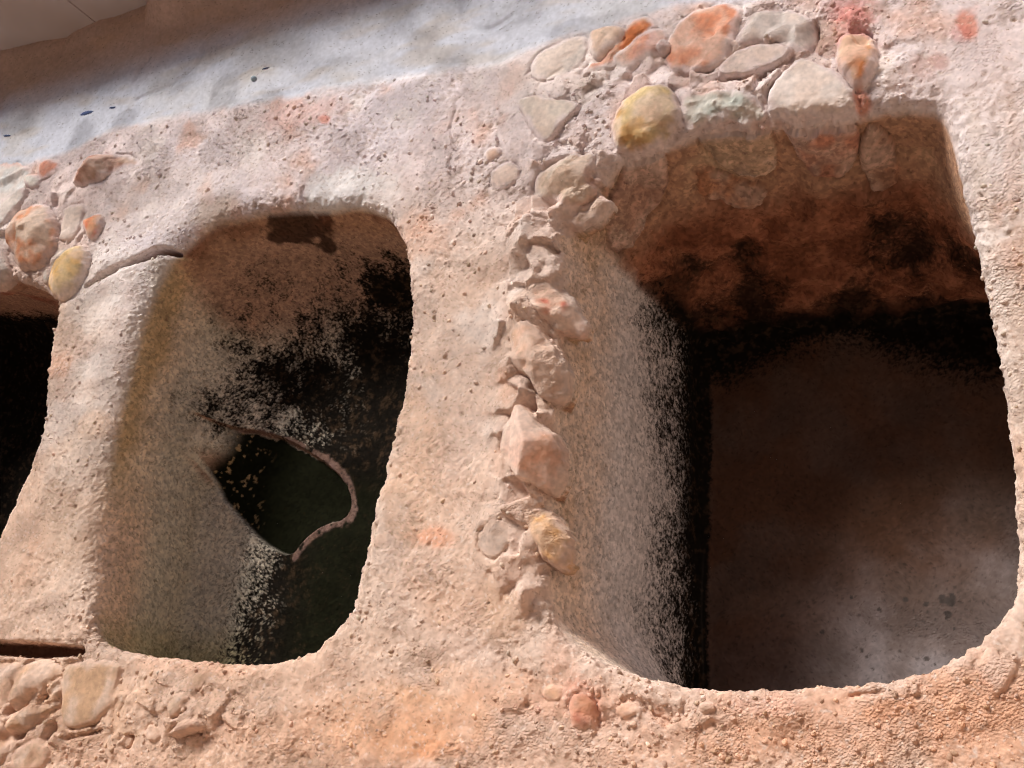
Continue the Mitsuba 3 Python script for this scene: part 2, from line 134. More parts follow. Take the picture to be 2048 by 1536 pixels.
STONES = [{'o': [(-0.825, 2.928), (-0.834, 2.985), (-0.814, 3.05), (-0.77, 3.084), (-0.71, 3.086), (-0.665, 3.057), (-0.651, 2.997), (-0.662, 2.947), (-0.712, 2.924), (-0.777, 2.913)], 'h': 0.044, 'e': 2.2, 'c': (208, 182, 138), 'r': 0.006, 'f': [], 'c2': (192, 150, 100), 's': 0.0},
    {'o': [(-0.289, 3.071), (-0.268, 3.107), (-0.227, 3.115), (-0.195, 3.1), (-0.194, 3.05), (-0.201, 2.991), (-0.227, 2.955), (-0.254, 2.951), (-0.279, 3.0)], 'h': 0.036, 'e': 2.2, 'c': (208, 150, 104), 'r': 0.003, 'f': [], 'c2': (196, 124, 76), 's': 0.0},
    {'o': [(-0.37, 3.076), (-0.32, 3.052), (-0.271, 2.989), (-0.244, 2.942), (-0.24, 2.906), (-0.269, 2.899), (-0.345, 2.911), (-0.43, 2.923), (-0.437, 2.961), (-0.421, 3.013), (-0.397, 3.041)], 'h': 0.0221, 'e': 9, 'c': (222, 208, 200), 'r': 0.0012, 'f': [(0, 0.05, 0.036)], 'c2': (222, 208, 200), 's': 0.0},
    {'o': [(-0.562, 3.066), (-0.548, 3.106), (-0.509, 3.136), (-0.446, 3.137), (-0.387, 3.116), (-0.381, 3.09), (-0.411, 3.066), (-0.482, 3.056)], 'h': 0.013000000000000001, 'e': 8, 'c': (214, 194, 186), 'r': 0.0015, 'f': [], 'c2': (205, 178, 168), 's': 0.0},
    {'o': [(-0.519, 3.162), (-0.492, 3.226), (-0.458, 3.245), (-0.398, 3.231), (-0.362, 3.214), (-0.323, 3.169), (-0.33, 3.115), (-0.364, 3.092), (-0.41, 3.13), (-0.47, 3.149)], 'h': 0.013000000000000001, 'e': 4, 'c': (216, 204, 198), 'r': 0.003, 'f': [], 'c2': (216, 204, 198), 's': 0.0},
    {'o': [(-0.694, 3.174), (-0.683, 3.248), (-0.636, 3.283), (-0.583, 3.295), (-0.529, 3.288), (-0.492, 3.259), (-0.497, 3.233), (-0.516, 3.188), (-0.537, 3.123), (-0.565, 3.099), (-0.611, 3.099), (-0.675, 3.116)], 'h': 0.0143, 'e': 5, 'c': (216, 172, 152), 'r': 0.002, 'f': [], 'c2': (206, 138, 108), 's': 0.0},
    {'o': [(-0.932, 3.175), (-0.889, 3.217), (-0.829, 3.273), (-0.766, 3.321), (-0.716, 3.285), (-0.726, 3.26), (-0.779, 3.231), (-0.801, 3.188), (-0.872, 3.169)], 'h': 0.010400000000000001, 'e': 3, 'c': (204, 128, 86), 'r': 0.004, 'f': [], 'c2': (192, 106, 64), 's': 0.0},
    {'o': [(-0.843, 3.189), (-0.799, 3.221), (-0.759, 3.26), (-0.699, 3.258), (-0.687, 3.203), (-0.697, 3.175), (-0.736, 3.177), (-0.775, 3.15), (-0.817, 3.164)], 'h': 0.0117, 'e': 3, 'c': (216, 178, 168), 'r': 0.004, 'f': [], 'c2': (206, 146, 122), 's': 0.0},
    {'o': [(-0.716, 3.201), (-0.695, 3.217), (-0.678, 3.2), (-0.683, 3.175), (-0.707, 3.175)], 'h': 0.022, 'e': 2.2, 'c': (176, 140, 132), 'r': 0.003, 'f': [], 'c2': (176, 140, 132), 's': 0.0},
    {'o': [(-1.079, 3.229), (-1.053, 3.277), (-1.007, 3.3), (-0.934, 3.303), (-0.91, 3.286), (-0.91, 3.235), (-0.944, 3.194), (-1.016, 3.178), (-1.058, 3.191)], 'h': 0.0091, 'e': 3, 'c': (214, 202, 194), 'r': 0.003, 'f': [], 'c2': (214, 202, 194), 's': 0.0},
    {'o': [(-0.906, 3.276), (-0.897, 3.308), (-0.859, 3.317), (-0.816, 3.298), (-0.802, 3.272), (-0.82, 3.235), (-0.868, 3.212), (-0.898, 3.229)], 'h': 0.026, 'e': 2.2, 'c': (212, 184, 164), 'r': 0.003, 'f': [], 'c2': (212, 184, 164), 's': 0.0},
    {'o': [(-1.107, 3.135), (-1.064, 3.139), (-0.997, 3.116), (-0.924, 3.09), (-0.914, 3.075), (-0.949, 3.044), (-0.986, 3.007), (-1.01, 2.982), (-1.044, 3.01), (-1.081, 3.074)], 'h': 0.0117, 'e': 6, 'c': (218, 204, 192), 'r': 0.002, 'f': [(0.05, 0.25, 0.022)], 'c2': (218, 204, 192), 's': 0.0},
    {'o': [(-0.645, 2.975), (-0.654, 3.012), (-0.639, 3.045), (-0.591, 3.03), (-0.542, 3.027), (-0.482, 3.007), (-0.447, 2.977), (-0.445, 2.945), (-0.472, 2.938), (-0.494, 2.926), (-0.517, 2.948), (-0.554, 2.959), (-0.603, 2.956), (-0.632, 2.946)], 'h': 0.0169, 'e': 4, 'c': (198, 192, 182), 'r': 0.016, 'f': [], 'c2': (170, 172, 164), 's': 0.0},
    {'o': [(-1.043, 2.846), (-1.016, 2.891), (-0.969, 2.926), (-0.915, 2.941), (-0.876, 2.93), (-0.86, 2.892), (-0.88, 2.853), (-0.864, 2.81), (-0.894, 2.779), (-0.934, 2.772), (-0.973, 2.81), (-1.018, 2.821)], 'h': 0.03, 'e': 2.6, 'c': (206, 180, 160), 'r': 0.01, 'f': [], 'c2': (214, 196, 180), 's': 0.0},
    {'o': [(-0.985, 2.786), (-0.927, 2.773), (-0.907, 2.791), (-0.862, 2.825), (-0.841, 2.811), (-0.821, 2.796), (-0.851, 2.746), (-0.923, 2.716)], 'h': 0.01, 'e': 2.6, 'c': (190, 158, 138), 'r': 0.004, 'f': [], 'c2': (190, 158, 138), 's': 0.0},
    {'o': [(-1.167, 2.905), (-1.155, 2.936), (-1.115, 2.949), (-1.081, 2.934), (-1.081, 2.899), (-1.111, 2.871), (-1.149, 2.863)], 'h': 0.012, 'e': 2.4, 'c': (216, 192, 180), 'r': 0.001, 'f': [], 'c2': (216, 192, 180), 's': 0.0},
    {'o': [(-1.197, 2.991), (-1.173, 3.007), (-1.137, 2.99), (-1.143, 2.961), (-1.179, 2.959)], 'h': 0.01, 'e': 2.4, 'c': (196, 160, 140), 'r': 0.003, 'f': [], 'c2': (196, 160, 140), 's': 0.0},
    {'o': [(-1.022, 2.548), (-1.002, 2.57), (-0.959, 2.572), (-0.914, 2.54), (-0.883, 2.499), (-0.868, 2.452), (-0.884, 2.43), (-0.926, 2.442), (-0.959, 2.466), (-0.997, 2.508)], 'h': 0.036, 'e': 3, 'c': (214, 180, 160), 'r': 0.006, 'f': [(-0.55, 0.45, 0.045),
    (0.5, -0.3, 0.04)], 'c2': (196, 104, 80), 's': 0.0},
    {'o': [(-1.075, 2.458), (-1.041, 2.476), (-0.994, 2.465), (-0.956, 2.425), (-0.922, 2.375), (-0.901, 2.328), (-0.908, 2.282), (-0.94, 2.269), (-0.975, 2.289), (-1.0, 2.334), (-1.036, 2.355), (-1.054, 2.406)], 'h': 0.052, 'e': 4, 'c': (214, 176, 152), 'r': 0.004, 'f': [(-0.35, 0.25, 0.052),
    (0.75, 0.0, 0.042)], 'c2': (200, 150, 122), 's': 0.0},
    {'o': [(-1.061, 2.186), (-1.049, 2.225), (-1.015, 2.268), (-0.982, 2.235), (-0.949, 2.209), (-0.916, 2.176), (-0.905, 2.118), (-0.909, 2.072), (-0.932, 2.052), (-0.979, 2.072), (-1.02, 2.104), (-1.051, 2.13)], 'h': 0.066, 'e': 6, 'c': (220, 184, 166), 'r': 0.0015, 'f': [(-0.45, 0.35, 0.062),
    (0.95, 0.05, 0.052),
    (-0.3, -0.5, 0.064)], 'c2': (212, 164, 138), 's': 0.0},
    {'o': [(-0.993, 1.998), (-0.967, 2.018), (-0.943, 2.024), (-0.914, 1.999), (-0.882, 1.958), (-0.87, 1.92), (-0.882, 1.887), (-0.905, 1.874), (-0.933, 1.894), (-0.968, 1.934)], 'h': 0.044, 'e': 3, 'c': (214, 150, 48), 'r': 0.006, 'f': [(0.8, 0.2, 0.036),
    (-0.4, 0.1, 0.048)], 'c2': (202, 146, 80), 's': 0.0},
    {'o': [(-1.105, 1.949), (-1.075, 1.977), (-1.044, 1.994), (-1.015, 1.959), (-1.024, 1.914), (-1.074, 1.903)], 'h': 0.005200000000000001, 'e': 3, 'c': (200, 178, 164), 'r': 0.005, 'f': [], 'c2': (200, 178, 164), 's': 0.0},
    {'o': [(-3.416, 3.407), (-3.299, 3.401), (-3.177, 3.369), (-3.088, 3.316), (-3.08, 3.26), (-3.153, 3.225), (-3.231, 3.214), (-3.345, 3.222)], 'h': 0.015600000000000001, 'e': 5, 'c': (212, 208, 204), 'r': 0.003, 'f': [], 'c2': (212, 208, 204), 's': 0.0},
    {'o': [(-3.265, 3.084), (-3.215, 3.17), (-3.153, 3.225), (-3.088, 3.254), (-3.061, 3.22), (-3.086, 3.172), (-3.12, 3.133), (-3.146, 3.101), (-3.176, 3.094)], 'h': 0.0195, 'e': 6, 'c': (216, 212, 206), 'r': 0.003, 'f': [], 'c2': (216, 212, 206), 's': 0.0},
    {'o': [(-3.102, 3.038), (-3.101, 3.094), (-3.038, 3.139), (-2.987, 3.158), (-2.901, 3.115), (-2.852, 3.056), (-2.834, 2.984), (-2.861, 2.931), (-2.876, 2.888), (-2.94, 2.886), (-2.998, 2.906), (-3.034, 2.965), (-3.093, 2.997)], 'h': 0.05, 'e': 2.6, 'c': (210, 184, 164), 'r': 0.006, 'f': [], 'c2': (204, 140, 104), 's': 0.0},
    {'o': [(-3.224, 2.978), (-3.191, 3.032), (-3.121, 3.002), (-3.065, 2.934), (-3.041, 2.881), (-3.078, 2.856), (-3.177, 2.853)], 'h': 0.042, 'e': 2.6, 'c': (200, 188, 178), 'r': 0.006, 'f': [], 'c2': (200, 188, 178), 's': 0.0},
    {'o': [(-3.064, 3.307), (-3.063, 3.353), (-2.989, 3.35), (-2.935, 3.326), (-2.94, 3.278), (-2.982, 3.266), (-3.035, 3.268)], 'h': 0.010400000000000001, 'e': 3, 'c': (210, 146, 124), 'r': 0.004, 'f': [], 'c2': (220, 180, 164), 's': 0.0},
    {'o': [(-3.138, 3.305), (-3.085, 3.307), (-3.032, 3.276), (-3.034, 3.235), (-3.088, 3.237)], 'h': 0.018, 'e': 2.6, 'c': (214, 206, 196), 'r': 0.003, 'f': [], 'c2': (214, 206, 196), 's': 0.0},
    {'o': [(-2.85, 3.221), (-2.854, 3.263), (-2.779, 3.263), (-2.717, 3.286), (-2.642, 3.29), (-2.533, 3.252), (-2.547, 3.22), (-2.63, 3.217), (-2.69, 3.179), (-2.779, 3.183)], 'h': 0.05, 'e': 3, 'c': (186, 150, 130), 'r': 0.014, 'f': [(0, 1.0, 0.055)], 'c2': (170, 110, 90), 's': 0.0},
    {'o': [(-2.851, 3.052), (-2.839, 3.108), (-2.796, 3.128), (-2.737, 3.11), (-2.735, 3.055), (-2.749, 2.993), (-2.798, 2.978), (-2.833, 2.995)], 'h': 0.013000000000000001, 'e': 5, 'c': (214, 198, 188), 'r': 0.002, 'f': [], 'c2': (214, 198, 188), 's': 0.0},
    {'o': [(-2.714, 3.003), (-2.712, 3.044), (-2.669, 3.059), (-2.63, 3.038), (-2.623, 2.999), (-2.642, 2.969), (-2.678, 2.963)], 'h': 0.026, 'e': 2.6, 'c': (214, 160, 124), 'r': 0.006, 'f': [], 'c2': (222, 120, 84), 's': 0.0},
    {'o': [(-2.845, 2.884), (-2.857, 2.95), (-2.83, 2.987), (-2.784, 2.965), (-2.757, 2.927), (-2.795, 2.895), (-2.818, 2.861)], 'h': 0.015600000000000001, 'e': 3, 'c': (206, 190, 178), 'r': 0.005, 'f': [], 'c2': (206, 190, 178), 's': 0.0},
    {'o': [(-2.859, 2.837), (-2.862, 2.875), (-2.834, 2.879), (-2.812, 2.842), (-2.814, 2.806)], 'h': 0.022, 'e': 2.4, 'c': (206, 198, 188), 'r': 0.003, 'f': [], 'c2': (206, 198, 188), 's': 0.0},
    {'o': [(-2.823, 2.833), (-2.816, 2.884), (-2.779, 2.934), (-2.732, 2.953), (-2.679, 2.938), (-2.654, 2.886), (-2.665, 2.829), (-2.69, 2.775), (-2.738, 2.749), (-2.785, 2.776)], 'h': 0.042, 'e': 2.3, 'c': (212, 186, 144), 'r': 0.003, 'f': [], 'c2': (214, 170, 106), 's': 0.0},
    {'o': [(-0.083, 1.708), (-0.065, 1.732), (-0.05, 1.747), (-0.04, 1.728), (-0.022, 1.719), (-0.02, 1.702), (-0.036, 1.673), (-0.054, 1.66), (-0.075, 1.684)], 'h': 0.0091, 'e': 4, 'c': (226, 182, 160), 'r': 0.002, 'f': [], 'c2': (226, 182, 160), 's': 0.0},
    {'o': [(-0.013, 1.796), (-0.008, 1.831), (0.003, 1.849), (0.023, 1.849), (0.018, 1.788), (0.001, 1.786)], 'h': 0.0078000000000000005, 'e': 4, 'c': (220, 184, 166), 'r': 0.002, 'f': [], 'c2': (220, 184, 166), 's': 0.0},
    {'o': [(-2.376, 1.599), (-2.366, 1.618), (-2.28, 1.627), (-2.167, 1.63), (-2.157, 1.61), (-2.161, 1.546), (-2.165, 1.508), (-2.212, 1.467), (-2.283, 1.454), (-2.328, 1.461), (-2.355, 1.522)], 'h': 0.0117, 'e': 9, 'c': (196, 160, 130), 'r': 0.002, 'f': [], 'c2': (196, 160, 130), 's': 0.0},
    {'o': [(-2.718, 1.583), (-2.643, 1.617), (-2.558, 1.615), (-2.537, 1.592), (-2.555, 1.537), (-2.576, 1.492), (-2.677, 1.475)], 'h': 0.0169, 'e': 5, 'c': (206, 170, 146), 'r': 0.005, 'f': [], 'c2': (206, 170, 146), 's': 0.0},
    {'o': [(-2.545, 1.605), (-2.516, 1.628), (-2.417, 1.627), (-2.377, 1.613), (-2.411, 1.571), (-2.458, 1.542), (-2.496, 1.5), (-2.54, 1.473), (-2.557, 1.51)], 'h': 0.0195, 'e': 4, 'c': (202, 164, 136), 'r': 0.005, 'f': [], 'c2': (202, 164, 136), 's': 0.0},
    {'o': [(-2.436, 1.527), (-2.408, 1.563), (-2.367, 1.584), (-2.358, 1.532), (-2.403, 1.524)], 'h': 0.0169, 'e': 3, 'c': (196, 166, 146), 'r': 0.005, 'f': [], 'c2': (196, 166, 146), 's': 0.0},
    {'o': [(-2.537, 1.442), (-2.496, 1.489), (-2.419, 1.512), (-2.366, 1.518), (-2.388, 1.478), (-2.439, 1.451), (-2.49, 1.424), (-2.529, 1.419)], 'h': 0.0195, 'e': 4, 'c': (204, 166, 136), 'r': 0.006, 'f': [], 'c2': (204, 166, 136), 's': 0.0},
    {'o': [(-2.652, 1.41), (-2.563, 1.456), (-2.521, 1.419), (-2.506, 1.356), (-2.608, 1.295)], 'h': 0.013000000000000001, 'e': 4, 'c': (200, 160, 134), 'r': 0.005, 'f': [], 'c2': (200, 160, 134), 's': 0.0},
    {'o': [(-2.495, 1.382), (-2.427, 1.418), (-2.365, 1.41), (-2.355, 1.356), (-2.434, 1.324), (-2.497, 1.331)], 'h': 0.010400000000000001, 'e': 4, 'c': (204, 168, 142), 'r': 0.006, 'f': [], 'c2': (204, 168, 142), 's': 0.0},
    {'o': [(-1.936, 1.465), (-1.898, 1.496), (-1.841, 1.505), (-1.827, 1.487), (-1.861, 1.468), (-1.906, 1.46)], 'h': 0.028, 'e': 2.6, 'c': (212, 178, 158), 'r': 0.003, 'f': [], 'c2': (212, 178, 158), 's': 0.0},
    {'o': [(-1.962, 1.533), (-1.931, 1.561), (-1.896, 1.568), (-1.897, 1.534), (-1.929, 1.511), (-1.956, 1.509)], 'h': 0.010400000000000001, 'e': 3, 'c': (210, 180, 158), 'r': 0.004, 'f': [], 'c2': (210, 180, 158), 's': 0.0},
    {'o': [(-2.115, 1.422), (-2.097, 1.45), (-2.074, 1.442), (-2.08, 1.415)], 'h': 0.013000000000000001, 'e': 3, 'c': (198, 164, 144), 'r': 0.003, 'f': [], 'c2': (198, 164, 144), 's': 0.0},
    {'o': [(-2.029, 1.46), (-2.024, 1.48), (-1.981, 1.473), (-1.977, 1.447), (-2.006, 1.438)], 'h': 0.0091, 'e': 5, 'c': (204, 172, 156), 'r': 0.002, 'f': [], 'c2': (204, 172, 156), 's': 0.0},
    {'o': [(-1.903, 1.607), (-1.863, 1.626), (-1.848, 1.619), (-1.864, 1.577), (-1.882, 1.569)], 'h': 0.006500000000000001, 'e': 5, 'c': (206, 170, 144), 'r': 0.002, 'f': [], 'c2': (206, 170, 144), 's': 0.0},
    {'o': [(-0.857, 1.599), (-0.847, 1.621), (-0.818, 1.629), (-0.795, 1.616), (-0.799, 1.575), (-0.822, 1.552), (-0.852, 1.563)], 'h': 0.0078000000000000005, 'e': 4, 'c': (214, 154, 122), 'r': 0.006, 'f': [], 'c2': (200, 120, 92), 's': 0.0},
    {'o': [(-0.588, 1.606), (-0.578, 1.62), (-0.56, 1.623), (-0.548, 1.61), (-0.57, 1.603)], 'h': 0.014, 'e': 2.4, 'c': (150, 112, 84), 'r': 0.002, 'f': [], 'c2': (150, 112, 84), 's': 0.0},
    {'o': [(-0.189, 1.673), (-0.183, 1.682), (-0.177, 1.68), (-0.179, 1.663), (-0.188, 1.661)], 'h': 0.0091, 'e': 6, 'c': (226, 184, 160), 'r': 0.001, 'f': [], 'c2': (226, 184, 160), 's': 0.0},
    {'o': [(-0.135, 1.628), (-0.127, 1.651), (-0.111, 1.669), (-0.102, 1.662), (-0.112, 1.638), (-0.125, 1.621)], 'h': 0.006500000000000001, 'e': 3, 'c': (220, 176, 146), 'r': 0.003, 'f': [], 'c2': (220, 176, 146), 's': 0.0},
    {'o': [(-0.928, 1.627), (-0.905, 1.642), (-0.876, 1.634), (-0.88, 1.609), (-0.914, 1.603)], 'h': 0.006500000000000001, 'e': 5, 'c': (216, 172, 140), 'r': 0.003, 'f': [], 'c2': (216, 172, 140), 's': 0.0},
    {'o': [(-0.757, 1.597), (-0.736, 1.616), (-0.702, 1.616), (-0.703, 1.593), (-0.739, 1.579)], 'h': 0.006500000000000001, 'e': 5, 'c': (216, 168, 136), 'r': 0.003, 'f': [], 'c2': (216, 168, 136), 's': 0.0}]

# ------------------------------------------------------------------ noise
RNG = np.random.default_rng(7)
TAB = RNG.random((64, 64, 64)).astype(np.float32)
ROT = [trimesh.transformations.random_rotation_matrix(np.random.default_rng(100 + i).random(3))[:3, :3].astype(np.float32) for i in range(40)]


POOL = ThreadPoolExecutor(4)


def vn(p, freq, seed=0):
    p = np.asarray(p, np.float32)
    if len(p) > 60000:                                  # in four threads
        return np.concatenate(list(POOL.map(lambda c: vn1(c, freq, seed), np.array_split(p, 4 * (len(p) // 400000 + 1)))))
    return vn1(p, freq, seed)


def vn1(p, freq, seed):
    q = (np.asarray(p, np.float32) @ ROT[seed % 40].T) * freq + seed * 7.31
    i = np.floor(q)
    t = q - i
    q = i + t * t * (3 - 2 * t)
    return ndimage.map_coordinates(TAB, q.T, order=1, mode='grid-wrap')


def fb(p, freq, octaves=3, seed=0, gain=0.5):
    a, tot, out = 1.0, 0.0, 0
    for o in range(octaves):
        out = out + a * vn(p, freq * 2.03 ** o, seed + o * 3)
        tot += a
        a *= gain
    return out / tot


_c = np.stack(np.meshgrid(*[np.arange(12)] * 3, indexing='ij'), -1).reshape(-1, 3)
_pts = (_c + RNG.random(_c.shape)) % 12
_g = (np.stack(np.meshgrid(*[np.arange(96)] * 3, indexing='ij'), -1).reshape(-1, 3) + 0.5) / 8
_d, _i = cKDTree(_pts, boxsize=12).query(_g, k=2)
WV1 = _d[:, 0].reshape(96, 96, 96).astype(np.float32)
WV2 = (_d[:, 1] - _d[:, 0]).reshape(96, 96, 96).astype(np.float32)
WID = RNG.random(len(_pts))[_i[:, 0]].reshape(96, 96, 96).astype(np.float32)


def wor(p, size, seed=0, vol=None, order=1):
    q = (np.asarray(p, np.float32) @ ROT[(seed + 20) % 40].T) / size * 8 + seed * 13.7
    return ndimage.map_coordinates(WV1 if vol is None else vol, q.T, order=order, mode='grid-wrap')


def sst(a, b, x):
    t = np.clip((x - a) / (b - a), 0, 1)
    return t * t * (3 - 2 * t)


def smax(a, b, k):
    h = np.maximum(k - np.abs(a - b), 0) / k
    return np.maximum(a, b) + h * h * k * 0.25


def lin(c):
    c = np.asarray(c, float) / 255
    return np.where(c <= 0.04045, c / 12.92, ((c + 0.055) / 1.055) ** 2.4)


ALB = 0.84


def col(r, g=None, b=None):
    return (lin((r, g, b) if g is not None else r) * ALB).astype(np.float32)


# ------------------------------------------------------------------ wall fields on a raster of 3 mm
RX0, RX1, RZ0, RZ1, RH = -4.6, 0.9, 0.9, 4.7, 0.003
rx, rz = np.arange(RX0, RX1, RH), np.arange(RZ0, RZ1, RH)
GX, GZ = np.meshgrid(rx, rz, indexing='ij')
GP = np.stack([GX, np.zeros_like(GX), GZ], -1).reshape(-1, 3)


def chaikin(p, n=2, closed=True):
    p = np.asarray(p, float)
    for _ in range(n):
        if closed:
            q = np.roll(p, -1, 0)
            p = np.stack([0.75 * p + 0.25 * q, 0.25 * p + 0.75 * q], 1).reshape(-1, 2)
        else:
            q = np.stack([0.75 * p[:-1] + 0.25 * p[1:], 0.25 * p[:-1] + 0.75 * p[1:]], 1).reshape(-1, 2)
            p = np.vstack([p[:1], q, p[-1:]])
    return p


def sd_raster(poly, smooth=1.5):
    poly = shapely.Polygon(poly).buffer(0)
    inside = shapely.contains_xy(poly, GX, GZ)
    d = (ndimage.distance_transform_edt(~inside) - ndimage.distance_transform_edt(inside)) * RH
    return ndimage.gaussian_filter(d, smooth).astype(np.float32)


def line_dist(line):
    """Distance to a polyline on the raster, computed near it only."""
    line = np.asarray(line)
    out = np.full(GX.shape, 9.0, np.float32)
    m = 0.12
    i0, i1 = np.searchsorted(rx, [line[:, 0].min() - m, line[:, 0].max() + m])
    j0, j1 = np.searchsorted(rz, [line[:, 1].min() - m, line[:, 1].max() + m])
    if i1 > i0 and j1 > j0:
        pt = shapely.points(GX[i0:i1, j0:j1], GZ[i0:i1, j0:j1])
        out[i0:i1, j0:j1] = shapely.distance(shapely.LineString(line), pt)
    return out


def bl(b, X, Z):
    x, z, a, b_, c, d = b
    dx, dz = X - x, Z - z
    return np.exp(-((a * dx + b_ * dz) ** 2 + (c * dx + d * dz) ** 2))


def sample(R, x, z):
    return ndimage.map_coordinates(R, [(np.asarray(x) - RX0) / RH, (np.asarray(z) - RZ0) / RH], order=1, mode='nearest')


wob = np.stack([vn(GP, 14, 3) - 0.5, vn(GP, 14, 4) - 0.5], -1).reshape(GX.shape + (2,)) * 0.012
sdL, sdR, sdD = (sd_raster(chaikin(o), 3) for o in (LEFT_OPENING, RIGHT_OPENING, DARK_OPENING))
D2 = np.minimum(np.minimum(sdL, sdR), sdD)
SIDE = np.where(GX > -1.15, 1, 0)
sdHole = sd_raster(chaikin(HOLE, 1), 1)
hole = sst(0.004, -0.006, sdHole + 0.4 * wob[..., 0]) * sst(-2.405, -2.39, GX)
DEP = np.where(GX > -1.15, 0.78, np.where(GX > -2.5, 0.44, 0.6)) + 0.022 * hole + 0.05 * (fb(GP, 3, 2, 5).reshape(GX.shape) - 0.5)
KBK = np.where(GX > -1.15, 0.05, np.where(GX > -2.5, 0.30, 0.2)) * (1 - 0.85 * sst(2.35, 2.2, GZ) * (GX < -1.15) * (GX > -2.5))
seam_d = [line_dist(chaikin(q, 2, False)) for q in SEAMS]
seam_w = 0.015 * (0.15 + 1.6 * fb(GP, 22, 3, 84).reshape(GX.shape))
SEAM = (sst(1.15, 0.75, (np.minimum.reduce(seam_d) + 0.9 * np.abs(wob[..., 1]) + 0.012 * (fb(GP, 55, 2, 88).reshape(GX.shape) - 0.5)) / seam_w) * sst(-2.345, -2.30, GX) * sst(0.30, 0.42, fb(GP, 38, 3, 87).reshape(GX.shape))).astype(np.float32)
SEAM_ID = np.argmin(seam_d, 0).astype(np.int8)
DEP = DEP - 0.0015 * SEAM
DEP, KBK = DEP.astype(np.float32), ndimage.gaussian_filter(KBK, 8).astype(np.float32)
bandz = np.interp(rx, *np.array(BAND_LINE).T)[:, None]
SB = (GZ - bandz + 1.2 * wob[..., 0]).astype(np.float32)          # height above the lower edge of the smooth band
inband = sst(-0.03, 0.02, SB)
EAVE_Z = 3.925
edge_out = np.interp(rx, *np.array(EAVE_LINE).T)[:, None]        # how far the top of the band leans out where it meets the eave
sdPost = sd_raster(POST)
post = sst(0.004, -0.004, sdPost)

H = 0.030 * (fb(GP, 2.2, 3, 8).reshape(GX.shape) - 0.5) * (1 - 0.65 * inband) + 0.018 * (fb(GP, 8, 2, 11).reshape(GX.shape) - 0.5) * (1 - 0.8 * inband)
for b, h in BUMPS:
    H += h * bl(b, GX, GZ)
lumpy = sst(0.25, 0, GZ - np.where(GX < -1.9, 1.6, 1.72)) * 0.7 + 0.3
H += 0.012 * (fb(GP, 22, 2, 17).reshape(GX.shape) - 0.5) * (1 - 0.9 * inband) * lumpy
rocky = np.clip(bl(BUMPS[2][0], GX, GZ) + sum(bl(BUMPS[i][0], GX, GZ) for i in (0, 1, 3, 4, 6, 8, 10, 14)), 0, 1)
H += rocky * 0.022 * (np.abs(fb(GP, 16, 3, 19).reshape(GX.shape) - 0.5) * 2 - 0.35) * (1 - inband)
# the band of smooth render steps back from the rough face and curves out under the ledge
cove = sst(EAVE_Z - 0.20, EAVE_Z, GZ)
H += inband * (-0.006 - 0.03 * np.clip(SB, 0, 0.4) + cove ** 2 * (edge_out + 0.03))
H += 0.006 * post
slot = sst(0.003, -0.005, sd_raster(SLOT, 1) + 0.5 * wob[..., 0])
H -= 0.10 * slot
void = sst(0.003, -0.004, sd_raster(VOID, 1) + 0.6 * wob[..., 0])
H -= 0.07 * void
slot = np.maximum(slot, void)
for line, w, dep in CRACKS:
    H -= 1.3 * dep * sst(1.2 * w, w * 0.5, line_dist(line) + 0.25 * wob[..., 0])
for line in SCRATCH:
    H -= 0.0045 * sst(0.016, 0.004, line_dist(chaikin(line, 2, False)))
H0 = H.copy()
# broken rubble: small flat faces at random tilts where the plaster has come away
RUBBLE = np.clip(0.9 * rocky + 0.6 * sum(bl(b, GX, GZ) for b in RUBBLE_ZONES), 0, 1) * (1 - inband)
k = RUBBLE > 0.03
fr = np.random.default_rng(77)
cell = 0.058
cp = np.stack(np.meshgrid(np.arange(RX0, RX1, cell), np.arange(RZ0, RZ1, cell), indexing='ij'), -1).reshape(-1, 2)
cp = cp + (fr.random(cp.shape) - 0.5) * cell * 0.95
grad = fr.normal(0, 0.42, cp.shape)
lev, tone = fr.normal(0, 0.007, len(cp)), fr.random(len(cp))
q = np.stack([GX[k] + 1.5 * wob[k][:, 0], GZ[k] + 1.5 * wob[k][:, 1]], 1)
dd, ic = cKDTree(cp).query(q, k=2)
i1 = ic[:, 0]
FAC = np.zeros(GX.shape, np.float32)
FAC[k] = lev[i1] + ((q - cp[i1]) * grad[i1]).sum(1) - 0.003 * sst(0.005, 0.0, dd[:, 1] - dd[:, 0])
TONE = np.full(GX.shape, 0.5, np.float32)
TONE[k] = tone[i1]
H += RUBBLE * ndimage.gaussian_filter(FAC, 0.8)

